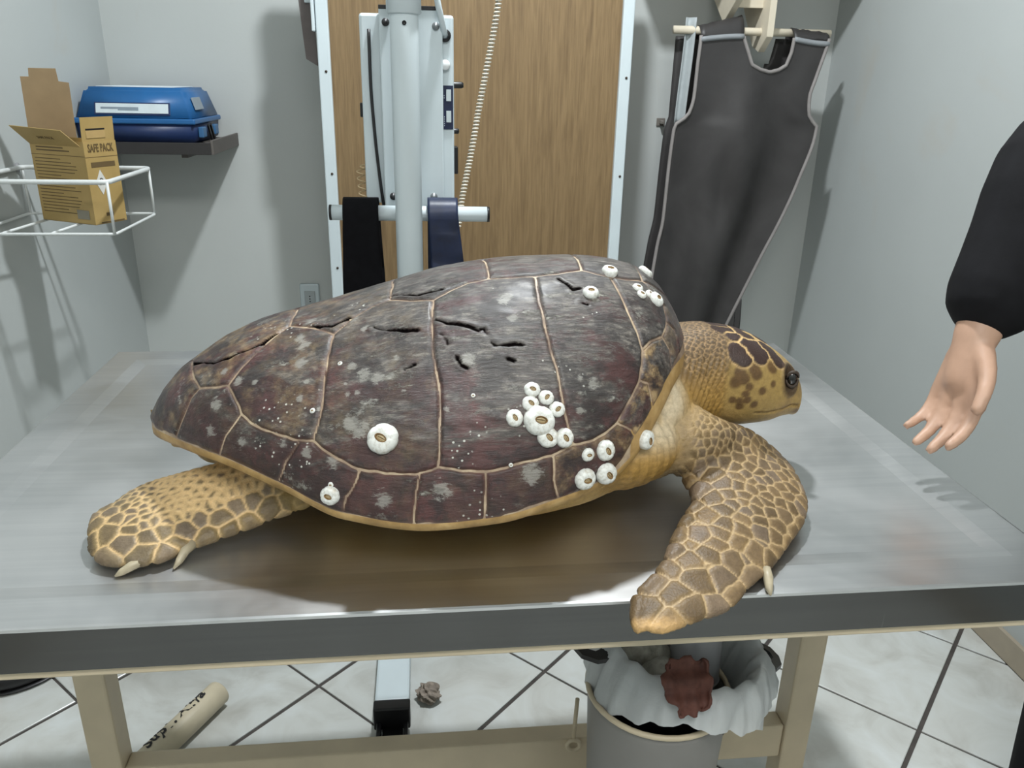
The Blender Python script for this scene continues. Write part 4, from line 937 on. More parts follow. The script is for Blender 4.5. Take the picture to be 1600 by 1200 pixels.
# ------------------------------------------------------------------ wire basket on the left wall, with yellow carton
bk = empty('wire_basket', (-.90,2.13,1.035), label='white wire basket fixed to the left wall holding a yellow carton', cat='basket')
BO = Vector((-.90,2.13,1.035)); bl = lambda x,y,z: tuple(Vector((x,y,z))-BO)
M_wire = simple('white_coated_wire', '#ccd0cf', .4, var=.05)
def rring(name, x0,x1,y0,y1,z,r_, rr):
    P = []
    for cx_, cy_, a0 in ((x1-rr,y1-rr,0),(x0+rr,y1-rr,90),(x0+rr,y0+rr,180),(x1-rr,y0+rr,270)):
        for k in range(5): a_ = math.radians(a0+22.5*k); P.append(bl(cx_+rr*math.cos(a_), cy_+rr*math.sin(a_), z))
    return tube(name, P, r_, M_wire, bk, 10, True)
BX0, BX1, BY0, BY1 = -1.054, -.728, 1.985, 2.295
rring('top_rail', BX0,BX1,BY0,BY1,1.158,.0058,.02); rring('bottom_rail', BX0,BX1-.0,BY0,BY1,1.038,.0036,.018)
for x, y in ((BX1-.003,BY0+.003),(BX1-.003,BY1-.003),(BX0+.005,BY0+.005),(BX0+.005,BY1-.005)):
    tube('corner_wire', [bl(x,y,1.158),bl(x,y,1.038)], .0036, M_wire, bk, 8)
for x in (-.98,-.87): tube('bottom_wire', [bl(x,BY0,1.040),bl(x+.03,BY1,1.040)], .0034, M_wire, bk, 8)
for y in (BY0+.06,BY1-.01): lathe('wall_fixing', [(.012,0),(.012,.004),(.004,.006)], simple('fixing_steel','#8f9092',.4), bk, 14, False, loc=bl(-1.06,y,1.158), rot=(0,math.pi/2,0))

M_card_out = NT('yellow_carton_board'); co = M_card_out.coord(); M_card_out.set(M_card_out.ramp(M_card_out.noise(co,12,4),[(.3,lin('#9c834e')),(.7,lin('#a98f5a'))]), .6); M_card_out = M_card_out.m
M_card_in = simple('brown_carton_inside', '#957f60', .8, var=.08, scale=20); M_ink = simple('carton_print', '#5e4c2e', .6)
ct = empty('sharps_carton', (-.860,2.160,1.0435), math.radians(-28.6), label='open yellow cardboard carton marked SAFE PACK in the wire basket', cat='box')
CW, CD, CH = .180, .095, .196
# local frame: x to the right along the broad face, -y faces the room
th = .0015
box('front_panel', (-CW/2,-CD/2,0), (CW/2,-CD/2+th,CH), M_card_out, ct, 0)
box('back_panel', (-CW/2,CD/2-th,0), (CW/2,CD/2,CH), M_card_out, ct, 0)
box('side_panel', (CW/2-th,-CD/2+th,0), (CW/2,CD/2-th,CH), M_card_out, ct, 0)
box('side_panel', (-CW/2,-CD/2+th,0), (-CW/2+th,CD/2-th,CH), M_card_out, ct, 0)
box('bottom_panel', (-CW/2,-CD/2,-.0), (CW/2,CD/2,.0015), M_card_out, ct, 0)
box('top_panel', (-CW/2+.055,-CD/2+th,CH-.012), (CW/2-th,CD/2-th,CH-.0105), M_card_out, ct, 0)
def flap(name, poly, M, mat_o, mat_i):
    bm = bmesh.new(); A = [bm.verts.new((p[0],0,p[1])) for p in poly]; B = [bm.verts.new((p[0],th,p[1])) for p in poly]
    f1 = bm.faces.new(A); f2 = bm.faces.new(B[::-1])
    for i in range(len(poly)): j = (i+1)%len(poly); bm.faces.new((A[i],B[i],B[j],A[j]))
    for v in bm.verts: v.co = M@v.co
    o = bm_obj(name, bm, mat_o, ct); o.data.materials.append(mat_i); o.data.polygons[1].material_index = 1; return o
# tall inner flap at the far left, front flap folded outwards, back flap with slot at the right
flap('tall_flap', [(-.055,0),(.050,0),(.052,.135),(.030,.138),(.028,.168),(-.030,.168),(-.032,.148),(-.050,.148)], Matrix.Translation((-CW/2+.006,.02,CH-.002))@Matrix.Rotation(math.radians(50),4,'Z')@Matrix.Rotation(math.radians(12),4,'X'), M_card_in, M_card_in)
flap('front_flap', [(-.080,0),(.088,0),(.072,.052),(-.090,.060)], Matrix.Translation((-.008,-CD/2,CH-.012))@Matrix.Rotation(math.radians(42),4,'X'), M_card_out, M_card_in)
flap('back_flap', [(-.047,0),(.047,0),(.047,.06),(-.047,.06)], Matrix.Translation((CW/2-.002,0,CH-.004))@Matrix.Rotation(math.radians(90),4,'Z')@Matrix.Rotation(math.radians(4),4,'X'), M_card_out, M_card_out)
bm = bmesh.new()
for k in range(17):
    z = .152-.0078*k+(.0 if k < 8 else -.004); w_ = .15*(1 if k%5 else .6)*R.uniform(.75,1)
    add_box(bm, (-.080,-CD/2-.0006,z), (-.080+w_,-CD/2,z+.0017))
for z, w_ in ((.178,.09),(.171,.11)): add_box(bm, (-.07,-CD/2-.0006,z), (-.07+w_,-CD/2,z+.003))
add_box(bm, (-CW/2,-CD/2-.0006,.1615), (CW/2,-CD/2,.1625)); add_box(bm, (CW/2,-CD/2,.1595), (CW/2+.0006,CD/2,.1605))
for z0, z1, y0, y1 in ((.136,.148,-.034,.036),(.018,.026,-.012,.010),(.002,.005,-.03,.04)): add_box(bm, (CW/2,y0,z0), (CW/2+.0006,y1,z1))
bm_obj('printed_lines', bm, M_ink, ct)
Mt = Matrix.Translation((CW/2+.0008,.0,.180))@Matrix.Rotation(math.pi/2,4,'Z')@Matrix.Rotation(math.pi/2,4,'X')
text_obj('printed_text', 'SAFE PACK', .026, M_ink, ct, Mt, .0002, .0006, .58)
M_wh = simple('label_white','#c9c8c2',.6)
bm = bmesh.new(); vs = [bm.verts.new((CW/2+.0009, -.012+y, .100+z)) for y, z in ((0,.030),(.016,0),(0,-.030),(-.016,0))]; bm.faces.new(vs)
r_ = bmesh.ops.extrude_face_region(bm, geom=bm.faces[:]); bmesh.ops.translate(bm, verts=[v for v in r_['geom'] if isinstance(v,bmesh.types.BMVert)], vec=(-.0006,0,0)); bm_obj('hazard_diamond', bm, M_wh, ct)
bm = bmesh.new()
for a0 in (90,210,330):
    c_ = (-.012+.0045*math.cos(math.radians(a0)), .101+.0045*math.sin(math.radians(a0)))
    add_tube(bm, [(CW/2+.0012, c_[0]+.0042*math.cos(a_), c_[1]+.0042*math.sin(a_)) for a_ in np.linspace(0,6.28,14,endpoint=False)], .0009, 5, True)
bm_obj('biohazard_symbol', bm, M_black, ct)
box('barcode_patch', (.034,-CD/2-.0012,.012), (.074,-CD/2-.0003,.034), simple('barcode_patch','#7f7a6c',.6), ct, 0)
box('flap_slot', (CW/2-.0045,-.035,CH+.026), (CW/2+.0006,.02,CH+.030), M_black, ct, 0)
box('slot_tab', (CW/2-.0042,-.035,CH+.008), (CW/2+.0004,.02,CH+.026), simple('slot_tab','#a98e5c',.7), ct, 0)
t_ = text_obj('flap_print', 'SAFE PACK', .011, M_ink, ct, Matrix.Translation((-.01,-CD/2,CH-.012))@Matrix.Rotation(math.radians(42),4,'X')@Matrix.Translation((0,-.0006,.026))@Matrix.Rotation(math.pi/2,4,'X'), .0002)

# ------------------------------------------------------------------ apron rack and apron
rk = empty('apron_rack', (1.11,3.05,1.56), label='cream wooden rack with a round rod fixed under the high shelf', cat='rack')
rl = lambda x,y,z: (x-1.11,y-3.05,z-1.56)
def board(x0, x1, poly=None):
    poly = poly or [(3.048,1.85),(2.742,1.85),(2.742,1.545),(2.80,1.50),(2.86,1.52),(3.048,1.72)]
    poly = [(p[0]-3.05,p[1]-1.56) for p in poly]
    prism('bracket_board', poly, 'x', x0-1.11, x1-1.11, M_pale_wood, rk, .001)
board(1.008,1.030,[(3.048,1.85),(2.742,1.85),(2.742,1.66),(2.86,1.59),(3.048,1.72)]); board(1.118,1.140)
box('cross_piece', rl(1.030,2.80,1.634), rl(1.118,2.815,1.70), M_pale_wood, rk, .001)
V, F = tube_vf([rl(.822,2.80,1.562),rl(1.36,2.80,1.562)], .0125, 20); pyobj('hanging_rod', V, F, M_pale_wood, rk)
hs = empty('high_shelf', (1.11,3.05,1.85), label='cream wooden shelf high in the right corner above the apron', cat='shelf')
box('shelf_board', (-.41,-.34,0), (.385,0,.028), M_pale_wood, hs, .002)
box('shelf_cleat', (-.38,-.02,-.05), (-.13,-.002,-.0), M_pale_wood, hs, .001)
pg = empty('wall_hook', (.875,3.05,1.262), label='small grey wall hook beside the left edge of the apron', cat='hook')
M_hook = simple('hook_metal','#8b8680',.4,.3)
box('hook_plate', (-.016,-.006,-.014), (.016,0,.014), M_hook, pg, .002); box('hook_peg', (-.006,-.035,-.006), (.006,-.006,.006), M_hook, pg, .002)

M_apron = NT('lead_rubber_apron'); co = M_apron.coord(); M_apron.set(M_apron.ramp(M_apron.noise(co,5,5,.6,.5),[(.3,lin('#302e2e')),(.7,lin('#403e3e'))]), .48, 0, .4); M_apron.bump(M_apron.noise(co,40,4), .12, .003); M_apron = M_apron.m
M_trim = simple('grey_binding', '#8a8583', .6, var=.08); M_lining = simple('pale_apron_lining', '#a3aaac', .6, var=.06)
ap = empty('lead_apron', (1.08,2.78,1.56), label='long dark grey lead apron with pale grey binding hanging on the right', cat='apron')
AO = Vector((1.08,2.78,1.56))
# outlines in world x by height z, from front piece measurements
zl = [(1.545,.905),(1.53,.905),(1.46,.902),(1.36,.900),(1.30,.886),(1.262,.842),(1.14,.835),(.95,.83),(.85,.815),(.65,.80),(.45,.80),(.35,.80)][::-1]
zr_ = [(1.545,1.343),(1.53,1.340),(1.42,1.312),(1.36,1.298),(1.30,1.305),(1.268,1.335),(1.08,1.292),(.95,1.250),(.82,1.200),(.55,1.105),(.42,1.06),(.35,1.04)][::-1]
nk = [(1.438,1.150,1.150),(1.444,1.118,1.178),(1.46,1.085,1.205),(1.50,1.068,1.218),(1.545,1.048,1.222)]
zlf = lambda z: float(herm(np.array(zl),np.array(z))); zrf = lambda z: float(herm(np.array(zr_),np.array(z)))
nkl = lambda z: float(np.interp(z,[a[0] for a in nk],[a[1] for a in nk])); nkr = lambda z: float(np.interp(z,[a[0] for a in nk],[a[2] for a in nk]))
def apron_y(x, z, x0, x1):
    q = (x-x0)/max(.05,(x1-x0)); d = 1.55-z
    y = 2.770-.010*math.sin(q*math.pi)*min(1,d*4)
    a = min(1,d*3)
    # long soft folds running down to the left plus the sag below the neck
    y -= a*(.018*math.sin((q*2.6+.25)*math.pi*1.3+z*1.6)+.009*math.sin(q*9+z*5))
    y -= .030*math.exp(-((q-.50)/.20)**2)*math.exp(-((z-1.10)/.22)**2)
    y += .038*math.exp(-((q-.42-.25*(1.1-z))/.10)**2)*math.exp(-((z-1.05)/.16)**2)
    return y-.004
def strip(xa, xb, zs, nc, off, x_all0, x_all1):
    V, F = [], []
    for i, z in enumerate(zs):
        for j in range(nc):
            x = xa(z)+(xb(z)-xa(z))*j/(nc-1); V.append((x, apron_y(x,z,x_all0(z),x_all1(z)), z))
    for i in range(len(zs)-1):
        for j in range(nc-1): F.append((i*nc+j,i*nc+j+1,(i+1)*nc+j+1,(i+1)*nc+j))
    return V, F
zs1 = np.linspace(.35,1.438,90); NC = lambda z: 1.150
V1a, F1a = strip(zlf, NC, zs1, 24, 0, zlf, zrf); V1b, F1b = strip(NC, zrf, zs1, 24, 0, zlf, zrf)
zs2 = np.linspace(1.438,1.545,12)
mid = lambda z: zlf(z)+(zrf(z)-zlf(z))*.5
V2, F2 = strip(zlf, nkl, zs2, 24, 0, zlf, zrf); V3, F3 = strip(nkr, zrf, zs2, 24, 0, zlf, zrf)
def solid(name, V, F, mat, th_, parent, O):
    bm = bmesh.new(); vs = [bm.verts.new(Vector(v)-O) for v in V]
    for f in F: bm.faces.new([vs[i] for i in f])
    bmesh.ops.remove_doubles(bm, verts=bm.verts[:], dist=.0008)
    me = bpy.data.meshes.new(name); bm.to_mesh(me); bm.free(); o = mobj(name, me, mat, parent, True)
    m = o.modifiers.new('t','SOLIDIFY'); m.thickness = th_; m.offset = 0; return o
def off_(F, k): return [tuple(i+k for i in f) for f in F]
# strip at the neck split: the top row of V1 spans across, straps start there
Vall = V1a+V1b+V2+V3; n1 = len(V1a); Fall = F1a+off_(F1b,n1)+off_(F2,2*n1)+off_(F3,2*n1+len(V2)); solid('front_panel', Vall, Fall, M_apron, .006, ap, AO)
# shoulders over the rod and back panel
def shoulder(xa, xb, lift, dark):
    V, F = [], []; n_ = 16; m_ = 10
    for i in range(n_):
        a_ = i/(n_-1)
        for j in range(m_):
            q = j/(m_-1); x = xa+(xb-xa)*q; ph = a_*math.pi
            y = 2.80-.036*math.cos(ph); z = 1.540+(.034+lift*q)*math.sin(ph)*1.0
            V.append((x,y,z+.002*math.sin(j*2.1+i)))
    for i in range(n_-1):
        for j in range(m_-1): F.append((i*m_+j,i*m_+j+1,(i+1)*m_+j+1,(i+1)*m_+j))
    solid('shoulder', V, F, M_apron if dark else M_lining, .005, ap, AO)
shoulder(.905,1.048,.034,True); shoulder(1.222,1.343,-.010,True)
bx0 = lambda z: min(zlf(z),.852)-.008; bx1 = lambda z: zrf(z)-.01
V, F = [], []
zs = np.linspace(.38,1.545,60)
for z in zs:
    for j in range(33):
        q = j/32; x = bx0(z)+(bx1(z)-bx0(z))*q; V.append((x, 2.842+.010*math.sin(q*7+z*2), z))
NJ = 33
for i in range(len(zs)-1):
    for j in range(NJ-1):
        xm = V[i*NJ+j][0]; z = zs[i]
        if z > 1.40 and nkl(max(z,1.44))-.01 < xm < nkr(max(z,1.44))-.03: continue
        F.append((i*NJ+j,i*NJ+j+1,(i+1)*NJ+j+1,(i+1)*NJ+j))
solid('back_panel', V, F, M_apron, .005, ap, AO)
V, F = [], []
for i, z in enumerate(np.linspace(1.262,1.60,14)):
    for j in range(6): V.append((.852+(.032)*j/5+.010*sm(np.array((z-1.26)/.3))*1, 2.80+.012*math.sin(j*.9), z))
for i in range(13):
    for j in range(5): F.append((i*6+j,i*6+j+1,(i+1)*6+j+1,(i+1)*6+j))
solid('lining_strap', V, F, M_lining, .003, ap, AO)
def edgeline(name, xf, zs, dx=0):
    P = [Vector((xf(z)+dx, apron_y(xf(z),z,zlf(z),zrf(z))-.0035, z))-AO for z in zs]; return tube(name, P, .0062, M_trim, ap, 8)
edgeline('binding', zlf, np.linspace(.36,1.545,70)); edgeline('binding', zrf, np.linspace(.36,1.545,70))
neck = [(nkl(z),z) for z in np.linspace(1.545,1.439,16)]+[(nkr(z),z) for z in np.linspace(1.439,1.545,16)]
tube('binding', [Vector((x,apron_y(x,z,zlf(z),zrf(z))-.0035,z))-AO for x, z in neck], .0062, M_trim, ap, 8)
for xa, xb in ((.905,1.048),(1.222,1.343)):
    P = [Vector((xa+(xb-xa)*q, apron_y(xa+(xb-xa)*q,1.53,.905,1.343)-.004, 1.533+.012*math.sin(q*math.pi/2)*(1 if xa<1 else -1)+(0 if xa<1 else .008)))-AO for q in np.linspace(0,1,10)]
    tube('binding', P, .0085, simple('shoulder_binding','#8c9094',.55), ap, 8)

# ------------------------------------------------------------------ things on the floor
pp = empty('plastic_pipe', (-.565,1.46,.031), label='short cream plastic pipe with black handwriting lying on the tiled floor', cat='pipe')
ax_ = Vector((.105,.20,0)).normalized(); M_pvc = simple('aged_white_pvc', '#c4b9a0', .5, var=.1, scale=12)
V, F = [], []; n_ = 28; Ls = [(-.24,.029),(.128,.029),(.130,.028),(.130,.024),(-.238,.024)]
pr_ = Vector((ax_.y,-ax_.x,0))
for s_, rr in Ls:
    for k in range(n_): a_ = 2*math.pi*k/n_; V.append(ax_*s_+pr_*rr*math.cos(a_)+Vector((0,0,rr*math.sin(a_))))
for i in range(len(Ls)):
    i2 = (i+1)%len(Ls)
    for k in range(n_): F.append((i*n_+k,i*n_+(k+1)%n_,i2*n_+(k+1)%n_,i2*n_+k))
pyobj('pipe_wall', V, F, M_pvc, pp)
cu = bpy.data.curves.new('t','FONT'); cu.body = 'Sup1. Aliva'; cu.size = .040; cu.offset = .0012; cu.align_x = 'CENTER'; cu.align_y = 'CENTER'; cu.resolution_u = 2; cu.shear = .3
to = bpy.data.objects.new('t',cu); COL.objects.link(to); me_t = bpy.data.meshes.new_from_object(to.evaluated_get(bpy.context.evaluated_depsgraph_get())); bpy.data.objects.remove(to)
for v in me_t.vertices:
    s_, h_ = v.co.x, v.co.y+.002*math.sin(v.co.x*80); a_ = math.pi/2+h_/.0295+.35; p = ax_*(s_-.0)+pr_*.0302*math.cos(a_)+Vector((0,0,.0302*math.sin(a_))); v.co = p
mobj('handwriting', me_t, simple('marker_ink','#1d1b1c',.6), pp)

bmc = bmesh.new(); bmesh.ops.create_icosphere(bmc, subdivisions=4, radius=.026)
for v in bmc.verts:
    c_ = v.co.copy(); d = 1+.18*math.sin(c_.x*210+c_.z*140)*math.sin(c_.y*190+1)+.13*math.sin(c_.z*400+c_.x*310)+.08*math.sin(c_.y*520); v.co = c_*d; v.co.z *= .8
o = bm_obj('crumpled_paper', bmc, simple('grey_brown_paper','#8b8075',.9,var=.3,scale=90,bump=.5), None, False, loc=(-.012,1.545,.018)); tag(o, 'small crumpled grey-brown paper ball on the floor beside the stand foot', 'paper')

sho = empty('rubber_shoe', (-1.0,1.69,0), .5, label='black rubber shoe toe on the floor at the left wall', cat='shoe')
V, F = grid_ring(ellipsoid((0,0,.028),(.085,.045,.034),16,24),24); V = np.array(V); V[:,2] = np.maximum(V[:,2],.012); pyobj('upper', V, F, M_black, sho)
V, F = grid_ring(ellipsoid((0,0,.006),(.088,.048,.008),10,24),24); V = np.array(V); V[:,2] = np.maximum(V[:,2],.0); pyobj('sole', V, F, M_black, sho)

# ------------------------------------------------------------------ waste bin under the table
BC = Vector((.330,.922,0))
pail = empty('metal_pail', BC, label='grey metal pail with a cream rim on the floor under the table', cat='pail')
M_pail = simple('grey_pail_paint', '#7d7b78', .42, var=.08, scale=6)
PT = Matrix.Rotation(math.radians(7),4,'Y')@Matrix.Rotation(math.radians(-3),4,'X')
def lat(name, prof, mat, parent, n=48, wavy=None, M=None):
    V, F = lathe_vf(prof, n)
    if wavy: V = [wavy(v) for v in V]
    if M: V = [M@Vector(v) for v in V]
    return pyobj(name, V, F, mat, parent)
lat('pail_body', [(.005,.0),(.075,.0),(.080,.004),(.103,.550),(.103,.565),(.100,.565),(.078,.006),(.005,.004)], M_pail, pail)
tube('pail_rim', [(.1035*math.cos(a_),.1035*math.sin(a_),.566) for a_ in np.linspace(0,2*math.pi,40,endpoint=False)], .0042, M_cream_metal, pail, 8, True)
inner = empty('waste_bin', BC+Vector((.018,.014,.425)), label='black waste bin with ear handles lined by a translucent bag, nested in the pail', cat='bin')
MI = PT
lat('bin_body', [(.005,.0),(.058,.0),(.094,.10),(.112,.190),(.114,.190),(.1125,.196),(.108,.19),(.091,.10),(.056,.004),(.005,.004)], M_black, inner, M=MI)
for s_ in (-1,1):
    bm = bmesh.new(); out = [(.0,-.028),(.012,-.026),(.026,-.010),(.031,.008),(.026,.022),(.0,.026)]; inn = [(.006,-.008),(.012,-.010),(.019,-.002),(.019,.008),(.012,.013),(.006,.010)]
    for z_ in (0,1):
        A = [bm.verts.new(MI@Vector((s_*(.120+p[0]*1.35), p[1]*1.3, .190-z_*.007-p[0]*.5))) for p in out]; B = [bm.verts.new(MI@Vector((s_*(.120+p[0]*1.35), p[1]*1.3, .190-z_*.007-p[0]*.5))) for p in inn]
        if z_ == 0: A0, B0_ = A, B
        for i in range(6): bm.faces.new((A[i],A[(i+1)%6],B[(i+1)%6],B[i]))
    for i in range(6):
        j = (i+1)%6; bm.faces.new((A0[i],A0[j],A[j],A[i])); bm.faces.new((B0_[i],B0_[j],B[j],B[i]))
    bm_obj('ear_handle', bm, M_black, inner)
# plastic liner: separate thing resting in the bin
t = NT('translucent_liner'); co = t.coord(); nz_ = t.noise(co, 30, 5, .6, 1.0)
t.set((.72,.75,.76), .28, 0, .5); t.b.inputs['Alpha'].default_value = .85
tr = t.n('ShaderNodeBsdfTranslucent'); tr.inputs[0].default_value = (.7,.73,.74,1); ms = t.n('ShaderNodeMixShader'); ms.inputs[0].default_value = .25
t.l(t.b.outputs[0], ms.inputs[1]); t.l(tr.outputs[0], ms.inputs[2]); t.l(ms.outputs[0], t.out.inputs[0]); t.bump(nz_, .6, .004); M_bag = t.m
V, F = [], []; n_ = 140
prof = [(.048,.02),(.065,.06),(.080,.10),(.090,.145),(.099,.185),(.112,.204),(.122,.202),(.130,.186),(.136,.168),(.139,.146)]
for k, (r_, z) in enumerate(prof):
    for q in range(n_):
        a_ = 2*math.pi*q/n_; wv = (.0035*math.sin(11*a_+k*.7)+.0028*math.sin(23*a_+1-k*.4)+.002*math.sin(37*a_+k))*(1.0 if k < 4 or k > 6 else .35)
        zz = z
        if k > 6: zz += .020*math.sin(3*a_+1.0)*(k-6)/3-.015*math.sin(2*a_)*(k-6)/3
        V.append(MI@Vector(((r_+wv)*math.cos(a_),(r_+wv)*math.sin(a_),zz+.003*math.sin(17*a_))))
for k in range(len(prof)-1):
    for q in range(n_): F.append((k*n_+q,k*n_+(q+1)%n_,(k+1)*n_+(q+1)%n_,(k+1)*n_+q))
o = pyobj('bin_liner', V, F, M_bag, None, True, loc=inner.location); tag(o, 'crinkled translucent plastic bag folded over the rim of the waste bin', 'bag')
# contents
def rubbish(name, loc, size, mat, label, seed, flat=(1,1,1)):
    bm = bmesh.new(); bmesh.ops.create_icosphere(bm, subdivisions=4, radius=size); g = np.random.default_rng(seed); K = g.normal(size=(6,3))*(1.4/size); ph = g.uniform(0,6.28,6)
    for v in bm.verts:
        q = np.array(v.co); d = 1+.16*np.abs(np.sin(K@q+ph)).sum()/2-.25; v.co = v.co*d; v.co = Vector((v.co.x*flat[0],v.co.y*flat[1],v.co.z*flat[2]))
    return tag(bm_obj(name, bm, mat, None, False, loc=loc), label, 'rubbish')
IL = inner.location
rubbish('crumpled_paper', IL+Vector((-.045,.010,.180)), .036, simple('grey_wrapping','#8d8a80',.7,var=.35,scale=70,bump=.5), 'crumpled grey paper at the back left inside the bin bag', 3, (1.2,.8,.9))
rubbish('crumpled_paper', IL+Vector((-.022,-.030,.165)), .032, simple('pale_wrapping','#a29f95',.7,var=.3,scale=70,bump=.5), 'crumpled pale paper in front of the cup inside the bin bag', 4)
t = NT('red_stained_gauze'); co = t.coord(); t.set(t.ramp(t.noise(co,60,4),[(.3,lin('#4a2a22')),(.7,lin('#6e4337'))]), .7); t.bump(t.noise(co,300,4),.5,.001)
V, F = [], []
for i in range(17):
    for j in range(17):
        a, b = i/16-.5, j/16-.5; wdt = 1-.55*max(0,-(b))*2*.6; rr = .5*(1+.10*math.sin(9*math.atan2(b,a)+1))
        f_ = min(1, rr/ max(.3,math.hypot(a,b)))
        V.append((a*f_*.070*wdt+.0, b*f_*.078, .003*math.sin(a*14)+.003*math.sin(b*17)))
for i in range(16):
    for j in range(16): F.append((i*17+j,(i+1)*17+j,(i+1)*17+j+1,i*17+j+1))
V = [Matrix.Rotation(math.radians(48),4,'X')@Vector(v) for v in V]
o = pyobj('stained_gauze', V, F, t.m, None, True, loc=IL+Vector((-.012,-.112,.224))); m = o.modifiers.new('t','SOLIDIFY'); m.thickness = .004; tag(o, 'dark red-brown stained gauze lying on the bag in the bin', 'gauze')
cup = empty('plastic_cup', IL+Vector((.036,-.004,.150)), label='upside-down translucent grey plastic cup inside the bin bag', cat='cup')
cup.rotation_euler = (math.radians(-8),math.radians(6),0)
M_cup = simple('grey_cup_plastic', '#8f8f92', .3, var=.05)
lat('cup_wall', [(.038,.0),(.0395,.002),(.034,.078),(.031,.082),(.002,.082)], M_cup, cup)
tube('cup_lip', [(.0388*math.cos(a_),.0388*math.sin(a_),.001) for a_ in np.linspace(0,2*math.pi,32,endpoint=False)], .0018, M_cup, cup, 6, True)

# ------------------------------------------------------------------ person standing at the right end of the table
M_sk = simple('human_skin', '#b3907a', .5, var=.08, scale=30); M_hair = simple('dark_hair','#1c1512',.6,var=.3,scale=120,bump=.4)
M_shirt = simple('black_shirt','#101013',.85,var=.2,scale=40,bump=.15,spec=.2); M_trs = simple('black_trousers','#0e0e11',.85,var=.2,scale=40,spec=.2)
PO = Vector((1.17,.98,0))
person = empty('person', PO, label='person in black reaching one bare hand over the right end of the table', cat='person')
def capsule(path, radii, n=18, sub=3):
    P = smoothpath(path, max(len(path)*sub,6)); t_ = np.r_[0,np.cumsum(np.linalg.norm(np.diff(np.array(path,float),axis=0),axis=1))]
    rr = herm(np.stack([t_,radii],1), np.linspace(0,t_[-1],len(P)))
    # rounded ends
    d0 = P[0]-P[1]; d0 /= np.linalg.norm(d0); d1 = P[-1]-P[-2]; d1 /= np.linalg.norm(d1)
    PP = [P[0]+d0*rr[0]*math.sin(a_) for a_ in (1.35,1.0,.5)]+list(P)+[P[-1]+d1*rr[-1]*math.sin(a_) for a_ in (.5,1.0,1.35)]
    RR_ = [rr[0]*math.cos(a_) for a_ in (1.35,1.0,.5)]+list(rr)+[rr[-1]*math.cos(a_) for a_ in (.5,1.0,1.35)]
    return tube_vf(PP, RR_, n)
def union(parts, vox, it=4):
    V, F, o_ = [], [], 0
    for v, f in parts: V += [tuple(map(float,p)) for p in v]; F += [tuple(int(i)+o_ for i in q) for q in f]; o_ += len(v)
    me = bpy.data.meshes.new('u'); me.from_pydata(V,[],F); bm = bmesh.new(); bm.from_mesh(me); bmesh.ops.recalc_face_normals(bm, faces=bm.faces); bm.to_mesh(me); bm.free(); return remesh(me, vox, it)
def ell(c, r): V, F = grid_ring(ellipsoid(c,r,18,26),26); return V, F
# world-space joints (facing -x)
SHN, SHF = (1.10,1.14,1.42), (1.15,.80,1.43)
EL, WR = (.840,1.03,1.300), (.722,.945,1.088)
parts = [ell((1.13,.98,1.62),(.095,.075,.115)), ell((1.045,.98,1.615),(.022,.016,.022)), ell((1.055,.98,1.565),(.04,.045,.035)),
 ell((1.145,.905,1.615),(.022,.012,.032)), ell((1.145,1.055,1.615),(.022,.012,.032)),
 capsule([(1.145,.98,1.36),(1.14,.98,1.54)],[.06,.055]), capsule([(1.14,.98,1.02),(1.14,.98,1.2),(1.14,.98,1.36)],[.12,.115,.13]),
 capsule([(1.14,.86,1.40),(1.14,1.10,1.40)],[.06,.06]),
 capsule([SHN,EL,],[.055,.043]), capsule([EL,(.782,.99,1.195),WR],[.043,.042,.027]),
 capsule([SHF,(1.17,.77,1.14),(1.06,.80,.92)],[.055,.042,.028]), capsule([(1.06,.80,.92),(1.02,.81,.84)],[.028,.026]),
 capsule([(1.14,.90,.98),(1.19,.89,.52),(1.20,.89,.10)],[.095,.06,.042]), capsule([(1.14,1.07,.98),(1.19,1.08,.52),(1.20,1.08,.10)],[.095,.06,.042])]
# reaching hand: palm hanging down and slightly curled, five fingers
wr = np.array(WR); hd = np.array((-.050,-.048,-.160)); hd /= np.linalg.norm(hd); sd = np.array((.25,-.95,0)); sd -= hd*sd.dot(hd); sd /= np.linalg.norm(sd); pn = np.cross(hd,sd)
def hp(a, b, c): return tuple(wr+hd*a+sd*b+pn*c)
parts += [capsule([hp(-.01,0,0),hp(.03,0,0),hp(.055,0,0)],[.026,.025,.024]), capsule([hp(.02,.012,0),hp(.085,.030,0)],[.018,.0125]), capsule([hp(.02,.004,0),hp(.088,.010,0)],[.018,.0125]), capsule([hp(.02,-.006,0),hp(.086,-.010,0)],[.018,.012]), capsule([hp(.02,-.014,0),hp(.080,-.029,0)],[.016,.011])]
hand2 = []
for b0, L_, r_ in ((.031,.066,.0088),(.010,.074,.0090),(-.011,.069,.0086),(-.030,.052,.0076)):
    a0 = .084-abs(b0)*.08; sg = 1
    parts.append(capsule([hp(a0-.01,b0,0),hp(a0+L_*.38,b0*1.08,.006),hp(a0+L_*.72,b0*1.10,.018),hp(a0+L_*.97,b0*1.10,.034)],[r_*1.1,r_,r_*.93,r_*.8],12,4))
parts.append(capsule([hp(.015,.020,.004),hp(.045,.040,.012),hp(.070,.050,.022),hp(.092,.053,.030)],[.015,.0115,.0098,.0085],12,4))
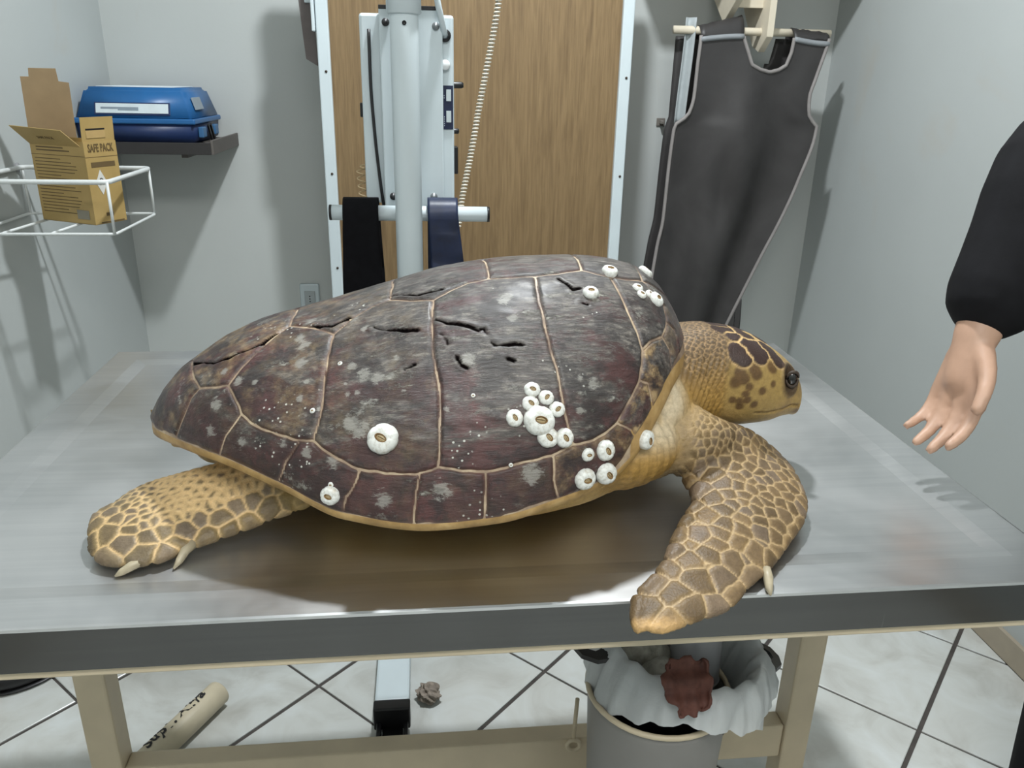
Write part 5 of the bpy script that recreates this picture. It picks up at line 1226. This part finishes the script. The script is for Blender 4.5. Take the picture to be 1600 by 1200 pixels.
# other hand resting at the thigh
ow = np.array((1.03,.805,.86))
for k, b0 in enumerate((-.027,-.009,.009,.027)): parts.append(capsule([tuple(ow+np.array((-.01,b0*.8,-.03))),tuple(ow+np.array((-.02,b0,-.085))),tuple(ow+np.array((-.01,b0*1.05,-.12+abs(b0)*.3))),tuple(ow+np.array((.008,b0,-.14+abs(b0)*.4)))],[.014,.0095,.0088,.0075],10,3))
parts.append(capsule([tuple(ow),tuple(ow+np.array((-.012,0,-.05)))],[.026,.024])); parts.append(capsule([tuple(ow+np.array((-.01,.02,-.02))),tuple(ow+np.array((-.03,.04,-.05))),tuple(ow+np.array((-.035,.042,-.08)))],[.013,.0105,.0085],10,3))
parts = [([np.array(v)-np.array(PO) for v in V_],F_) for V_,F_ in parts]
bd_ = union(parts, .0045, 3); mobj('body', bd_, M_sk, person, True)
def loc_(V_): return [np.array(v)-np.array(PO) for v in V_]
clo = [(loc_(v),f) for v,f in (capsule([(1.14,.98,1.00),(1.14,.98,1.2),(1.14,.98,1.36)],[.145,.14,.15]), capsule([(1.14,.85,1.405),(1.14,1.11,1.405)],[.072,.072]), capsule([SHN,EL,(.784,.990,1.200),(.752,.967,1.142)],[.078,.070,.062,.059]), capsule([SHF,(1.17,.77,1.14),(1.09,.79,.98)],[.07,.056,.048]))]
mobj('shirt', union(clo, .006, 4), M_shirt, person, True)
clo = [(loc_(v),f) for v,f in (capsule([(1.14,.94,1.0),(1.14,1.02,1.0)],[.14,.14]), capsule([(1.14,.90,.96),(1.19,.89,.52),(1.20,.89,.11)],[.115,.082,.066]), capsule([(1.14,1.07,.96),(1.19,1.08,.52),(1.20,1.08,.11)],[.115,.082,.066]))]
mobj('trousers', union(clo, .007, 4), M_trs, person, True)
clo = [(loc_(v),f) for v,f in (ell((1.145,.98,1.655),(.098,.083,.095)), ell((1.17,.98,1.61),(.07,.080,.09)))]
mobj('hair', union(clo, .006, 3), M_hair, person, True)
for y in (.953,1.007): V, F = grid_ring(ellipsoid((0,0,0),(.009,.011,.008),10,14),14); pyobj('eye', [Vector(v)+Vector((1.046,y,1.625))-PO for v in V], F, M_eye, person)
V, F = grid_ring(ellipsoid((0,0,0),(.008,.024,.007),10,14),14); pyobj('mouth', [Vector(v)+Vector((1.03,.98,1.572))-PO for v in V], F, simple('lips','#9a5a50',.5), person)
for y in (.89,1.08):
    V, F = grid_ring(ellipsoid((1.15,y,.045),(.14,.048,.05),18,26),26); V = np.array(V); V[:,2] = np.maximum(V[:,2],0); pyobj('shoe', [Vector(v)-PO for v in V], F, M_black, person)
